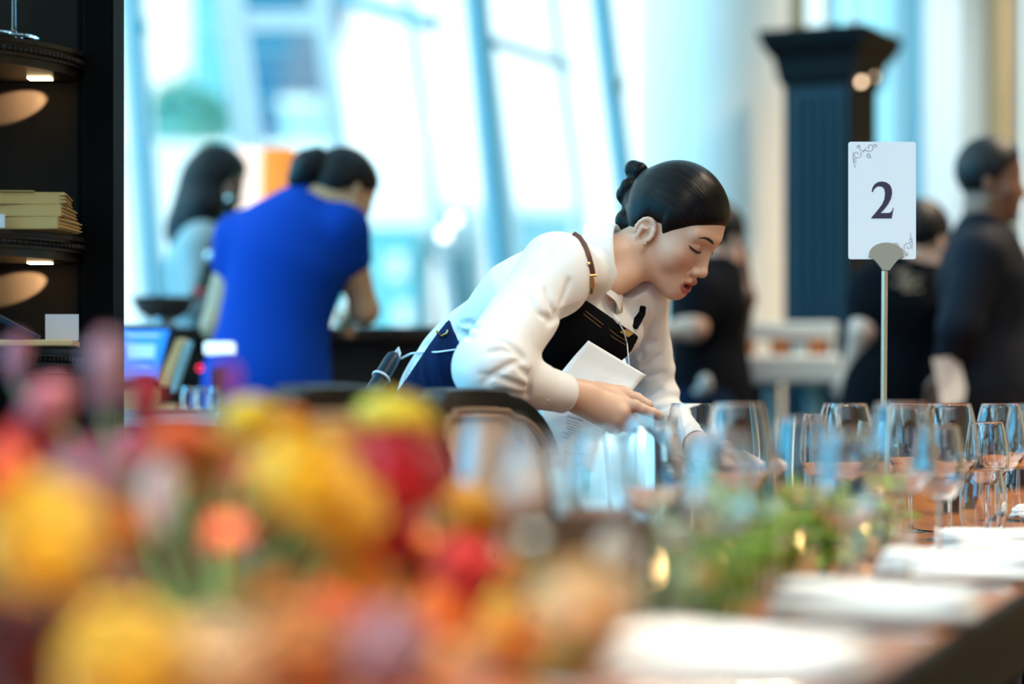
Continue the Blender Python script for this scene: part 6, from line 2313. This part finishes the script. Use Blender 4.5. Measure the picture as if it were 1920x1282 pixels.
bunch(1622, 3.42, 0.085, 0.10, M_FOL[0], 420, 'bright green herb bunch at the foot of the table number pole', 1)
bunch(1540, 3.05, 0.08, 0.12, M_FOL[0], 340, 'green herb bunch left of the one at the pole', 2)
bunch(1430, 2.78, 0.085, 0.15, M_FOL[0], 320, 'green leafy bunch in the middle of the table, in front of the waitress\'s hand', 3)
bunch(1345, 2.40, 0.075, 0.11, M_FOL[0], 300, 'blurred green bunch behind the nearest napkin', 4)
bunch(1310, 2.62, 0.08, 0.17, M_FOL[1], 260, 'pale grey-green sprigs in front of the waitress\'s far sleeve', 5, 0.026)
bunch(1205, 2.12, 0.075, 0.13, M_FOL[1], 260, 'blurred grey-green sprigs right of the wooden bowl', 6, 0.026)
bunch(1000, 2.25, 0.07, 0.13, M_FOL[1], 200, 'blurred pale sprigs between the flowers and the wooden bowl', 7, 0.024)
bunch(1030, 1.95, 0.06, 0.075, M_FOL[0], 200, 'blurred yellow-green bunch at the foot of the flowers', 8, 0.022)
bunch(760, 2.35, 0.08, 0.12, M_FOL[2], 200, 'dark green leaves behind the red flowers', 9, 0.03)
bunch(150, 2.15, 0.13, 0.17, M_FOL[2], 300, 'dark green leaves behind the left part of the flowers', 10, 0.034)
bunch(450, 2.12, 0.10, 0.15, M_FOL[2], 280, 'dark green leaves behind the middle of the flowers', 11, 0.034)

# ------------------------------------------------------------------ the flowers in front
COLS = {'yellow': ((0.95, 0.66, 0.015), (0.98, 0.76, 0.06)), 'gold': ((0.85, 0.36, 0.01), (0.92, 0.50, 0.05)), 'orange': ((0.82, 0.19, 0.008), (0.88, 0.30, 0.02)), 'coral': ((0.85, 0.14, 0.035), (0.92, 0.26, 0.08)),
        'red': ((0.60, 0.016, 0.016), (0.74, 0.04, 0.03)), 'crimson': ((0.56, 0.008, 0.026), (0.68, 0.02, 0.04)), 'maroon': ((0.13, 0.004, 0.010), (0.22, 0.008, 0.016)), 'pink': ((0.62, 0.16, 0.24), (0.72, 0.28, 0.36)),
        'mauve': ((0.48, 0.24, 0.34), (0.60, 0.38, 0.46)), 'blush': ((0.78, 0.55, 0.58), (0.84, 0.68, 0.70)), 'cream': ((0.85, 0.62, 0.32), (0.90, 0.72, 0.46)), 'white': ((0.80, 0.78, 0.72), (0.88, 0.86, 0.82)),
        'magenta': ((0.52, 0.02, 0.20), (0.62, 0.06, 0.28)), 'amber': ((0.70, 0.26, 0.03), (0.80, 0.38, 0.08))}
FM = {k: mat(k + '_petal', a, 0.55, sheen=0.3, noise=(c, 18, (1, 1, 1))) for k, (a, c) in COLS.items()}


def petal(b, base, axis, out_, L, wd, curl_, cup):
    """one curved petal from base, rising along axis and leaning outwards"""
    side = np.cross(axis, out_)
    rows = []
    for t in np.linspace(0, 1, 6):
        w_ = wd * (math.sin(PI * min(t * 0.92 + 0.06, 1)) ** 0.6)
        lean_ = curl_ * t + (cup * t * t)
        c = base + axis * L * math.sin(min(t * 1.25, 1.35)) * 0.95 + out_ * L * lean_
        rows.append([c + side * w_ * u + axis * (0.10 * L * u * u) - out_ * (0.22 * wd * u * u) for u in (-1, -0.5, 0, 0.5, 1)])
    b.grid(rows)


def bloom_mesh(kind, rs):
    """unit-size flower head around the origin opening along +z"""
    b = MB()
    Z = np.array([0, 0, 1.0])
    if kind == 'bud':
        layers = [(3, 0.05, 2.0, 0.30, 0.10, -0.12), (4, 0.12, 1.9, 0.42, 0.16, -0.06), (3, 0.16, 1.7, 0.45, 0.20, 0.02)]
    elif kind == 'gerbera':
        layers = [(18, 0.10, 0.30, 0.20, 1.05, 0.0), (18, 0.12, 0.22, 0.20, 0.95, 0.05), (14, 0.08, 0.34, 0.12, 0.5, 0.0)]
    else:
        layers = [(3, 0.02, 0.95, 0.28, 0.08, -0.10), (5, 0.08, 1.0, 0.42, 0.18, -0.10), (6, 0.16, 0.98, 0.52, 0.32, -0.10), (7, 0.24, 0.86, 0.58, 0.48, -0.04), (8, 0.30, 0.70, 0.60, 0.64, 0.02)]
    for n, r0, L, wd, c, cp_ in layers:
        ph = rs.uniform(0, 6)
        for i in range(n):
            a = ph + 2 * PI * i / n + rs.uniform(-0.08, 0.08)
            o = np.array([math.cos(a), math.sin(a), 0])
            petal(b, o * r0 + Z * -0.45, Z, o, L * rs.uniform(0.92, 1.08), wd, c, cp_)
    if kind == 'gerbera':
        b.ball((0, 0, -0.18), (0.28, 0.28, 0.14), 14, 8)
    return b


rs = np.random.default_rng(21)
HEADS = {k: [bloom_mesh(k, rs) for _ in range(2)] for k in ('ranunculus', 'gerbera', 'bud')}
VQ = on_table(440, 1.80)
VQ[0] -= 0.02
v = thing('flower_vase', VQ, 'low dark stoneware vase holding the flowers in front', 'vase')
b = MB(); b.lathe([(0, 0), (0.06, 0), (0.064, 0.004), (0.085, 0.03), (0.080, 0.055), (0.070, 0.066), (0.066, 0.066), (0.076, 0.052), (0.08, 0.03), (0.058, 0.008), (0, 0.007)], VQ, 40); b.build('body', M_VASE, v)

FL = [(82, 1022, 1.18, 108, 'yellow', 'ranunculus', 'large yellow bloom at the left edge of the flowers'), (238, 1258, 1.20, 112, 'yellow', 'ranunculus', 'large yellow bloom low at the bottom left'),
      (565, 905, 1.34, 92, 'yellow', 'ranunculus', 'large yellow bloom in the middle of the flowers'), (630, 968, 1.37, 80, 'yellow', 'ranunculus', 'yellow bloom pressed to the lower right of the large middle one'),
      (742, 802, 1.58, 72, 'yellow', 'ranunculus', 'yellow bloom against the nearer chair back'), (468, 792, 1.52, 50, 'yellow', 'ranunculus', 'small yellow bloom below the hem of the blue dress'),
      (878, 968, 1.58, 64, 'gold', 'ranunculus', 'golden bloom at the right end of the flowers'), (735, 900, 1.46, 100, 'crimson', 'ranunculus', 'crimson bloom under the yellow one at the chair'),
      (700, 1000, 1.50, 80, 'crimson', 'ranunculus', 'dark crimson bloom below the other crimson one'), (868, 1088, 1.46, 84, 'red', 'ranunculus', 'red bloom low at the right end of the flowers'),
      (795, 1062, 1.52, 64, 'orange', 'ranunculus', 'orange bloom left of the low red one'), (648, 1112, 1.38, 88, 'gold', 'ranunculus', 'golden orange bloom below the large middle yellow one'),
      (425, 985, 1.30, 92, 'coral', 'gerbera', 'wide coral bloom left of the large middle yellow one'), (228, 1000, 1.42, 70, 'orange', 'ranunculus', 'burnt orange bloom between the left yellow one and the pale bud'),
      (300, 965, 1.30, 54, 'blush', 'bud', 'tall pale pink bud standing upright among the flowers'), (168, 905, 1.34, 74, 'mauve', 'ranunculus', 'mauve bloom above the left yellow one'),
      (92, 762, 1.50, 52, 'pink', 'ranunculus', 'dusty pink bloom at the top left of the flowers'), (196, 738, 1.44, 60, 'mauve', 'bud', 'mauve pink bud at the top of the flowers beside the cabinet'),
      (50, 850, 1.52, 72, 'crimson', 'ranunculus', 'crimson bloom under the dusty pink one'), (132, 822, 1.56, 70, 'crimson', 'gerbera', 'flat crimson bloom right of the one under the dusty pink'),
      (8, 900, 1.36, 62, 'coral', 'ranunculus', 'coral bloom cut by the left edge'), (195, 1148, 1.36, 88, 'crimson', 'ranunculus', 'crimson bloom between the two left yellow ones'),
      (45, 1215, 1.30, 112, 'maroon', 'ranunculus', 'dark maroon bloom in the bottom left corner'), (328, 838, 1.52, 58, 'coral', 'ranunculus', 'coral red bloom above the pale bud'),
      (408, 862, 1.54, 58, 'amber', 'ranunculus', 'amber bloom below the small yellow one'), (520, 1075, 1.34, 84, 'orange', 'gerbera', 'wide orange bloom under the coral one'),
      (960, 1100, 1.62, 54, 'amber', 'ranunculus', 'amber bloom at the far right of the flowers'), (1092, 1140, 1.62, 80, 'cream', 'ranunculus', 'pale gold bloom on its own right of the flowers'),
      (722, 1232, 1.36, 80, 'mauve', 'ranunculus', 'mauve brown bloom low in the middle'), (570, 1232, 1.26, 92, 'amber', 'ranunculus', 'amber bloom at the bottom beside the mauve brown one'),
      (945, 1195, 1.56, 62, 'gold', 'ranunculus', 'golden bloom low at the right end'), (428, 738, 1.60, 30, 'magenta', 'bud', 'small magenta bud below the blue dress'),
      (990, 905, 1.86, 40, 'white', 'ranunculus', 'white bloom right of the flowers, nearest the chair'), (1000, 1000, 1.80, 36, 'white', 'gerbera', 'flat white bloom right of the golden one'),
      (330, 1090, 1.44, 80, 'maroon', 'ranunculus', 'dark maroon bloom under the pale bud'), (850, 1232, 1.42, 84, 'amber', 'gerbera', 'wide amber bloom at the bottom right of the flowers'),
      (400, 1255, 1.22, 84, 'cream', 'ranunculus', 'cream bloom at the bottom beside the low yellow one'), (270, 790, 1.60, 52, 'crimson', 'bud', 'crimson bud right of the mauve pink one'),
      (540, 800, 1.66, 46, 'orange', 'ranunculus', 'orange bloom right of the small yellow one'), (640, 830, 1.62, 46, 'amber', 'ranunculus', 'amber bloom between the two upper yellow ones'),
      (110, 1110, 1.44, 70, 'red', 'ranunculus', 'red bloom peeping under the left yellow one'), (790, 980, 1.60, 52, 'red', 'gerbera', 'flat red bloom left of the golden one'),
      (480, 900, 1.50, 60, 'coral', 'ranunculus', 'coral bloom close to the left of the large middle yellow one'), (345, 905, 1.60, 56, 'amber', 'ranunculus', 'amber bloom deep behind the pale bud'),
      (30, 700, 1.66, 38, 'pink', 'bud', 'pink bud highest at the left edge'), (1150, 1030, 1.98, 30, 'white', 'ranunculus', 'small white bloom beyond the wooden bowl'),
      (250, 900, 1.62, 60, 'red', 'ranunculus', 'red bloom between the mauve one and the pale bud'), (520, 985, 1.56, 62, 'orange', 'ranunculus', 'orange bloom behind the gap left of the middle yellow blooms'),
      (385, 1110, 1.58, 66, 'coral', 'ranunculus', 'coral bloom behind the dark maroon one under the pale bud'), (290, 1150, 1.5, 66, 'crimson', 'gerbera', 'flat crimson bloom above the low yellow one'),
      (610, 1180, 1.50, 66, 'coral', 'ranunculus', 'coral bloom under the golden orange one'), (720, 1130, 1.58, 62, 'amber', 'ranunculus', 'amber bloom right of the golden orange one'),
      (820, 1165, 1.58, 60, 'orange', 'ranunculus', 'orange bloom under the low red one'), (480, 1160, 1.50, 66, 'amber', 'ranunculus', 'amber bloom above the two candles'),
      (600, 1050, 1.62, 60, 'red', 'ranunculus', 'red bloom peeping between the yellow and golden orange ones'), (60, 960, 1.66, 64, 'orange', 'ranunculus', 'orange bloom behind the left yellow one'),
      (1250, 1012, 2.30, 36, 'white', 'ranunculus', 'white bloom left of the middle greenery'), (1332, 985, 2.45, 32, 'white', 'gerbera', 'flat white bloom in the middle greenery'),
      (1300, 938, 2.62, 28, 'white', 'ranunculus', 'small white bloom highest in the middle greenery'), (1312, 1080, 2.20, 26, 'yellow', 'ranunculus', 'small yellow bloom in the middle greenery'),
      (1455, 965, 2.85, 26, 'white', 'ranunculus', 'small white bloom in front of the wine glasses'),
      (240, 860, 1.72, 50, 'magenta', 'ranunculus', 'magenta bloom behind the coral red one'), (410, 930, 1.70, 52, 'orange', 'ranunculus', 'orange bloom right of the pale bud, far back')]
for i, (px, py, d, rp, colr, kind, lab) in enumerate(FL):
    if px < 970:
        d = min(d * 1.38, 2.3)
        if py > 1100:
            d = min(d, 0.168 * FPX / (py - HOR))
    c = W(px, py, d)
    rad = rp * d / FPX
    if px > 970:
        root = np.array([c[0], c[1] + 0.01, TZ + 0.002])
    else:
        root = np.array([VQ[0], VQ[1], TZ + 0.045]) + (c - VQ) * np.array([0.18, 0.18, 0])
    r = thing('flower', root, lab, 'flower', 'cut flowers in front')
    ax = unit((c - root) * 0.6 + np.array([0, -0.10, 0.05]) + rs.normal(size=3) * 0.02)
    if kind == 'bud':
        ax = unit(np.array([0.05, -0.1, 1.0]))
    elif px <= 970:
        ax = unit(ax + np.array([0, -0.5, 0.1]))
    u, w_ = frame_of(ax)
    R = np.stack([u, w_, ax], 1)
    hm = HEADS[kind][i % 2]
    vv = (np.array(hm.v) * rad * (1.55 if kind == 'ranunculus' else 1.2)) @ R.T + c
    o = make('bloom', vv, hm.f, FM[colr], r, True)
    tag(o)
    b = MB()
    e = c - ax * rad * 0.5
    b.tube([root, (root * 0.55 + e * 0.45) - np.array([0, 0, 0.0]), e], [0.0022, 0.0020, 0.0024], 6)
    b.build('stem', M_STEM, r)
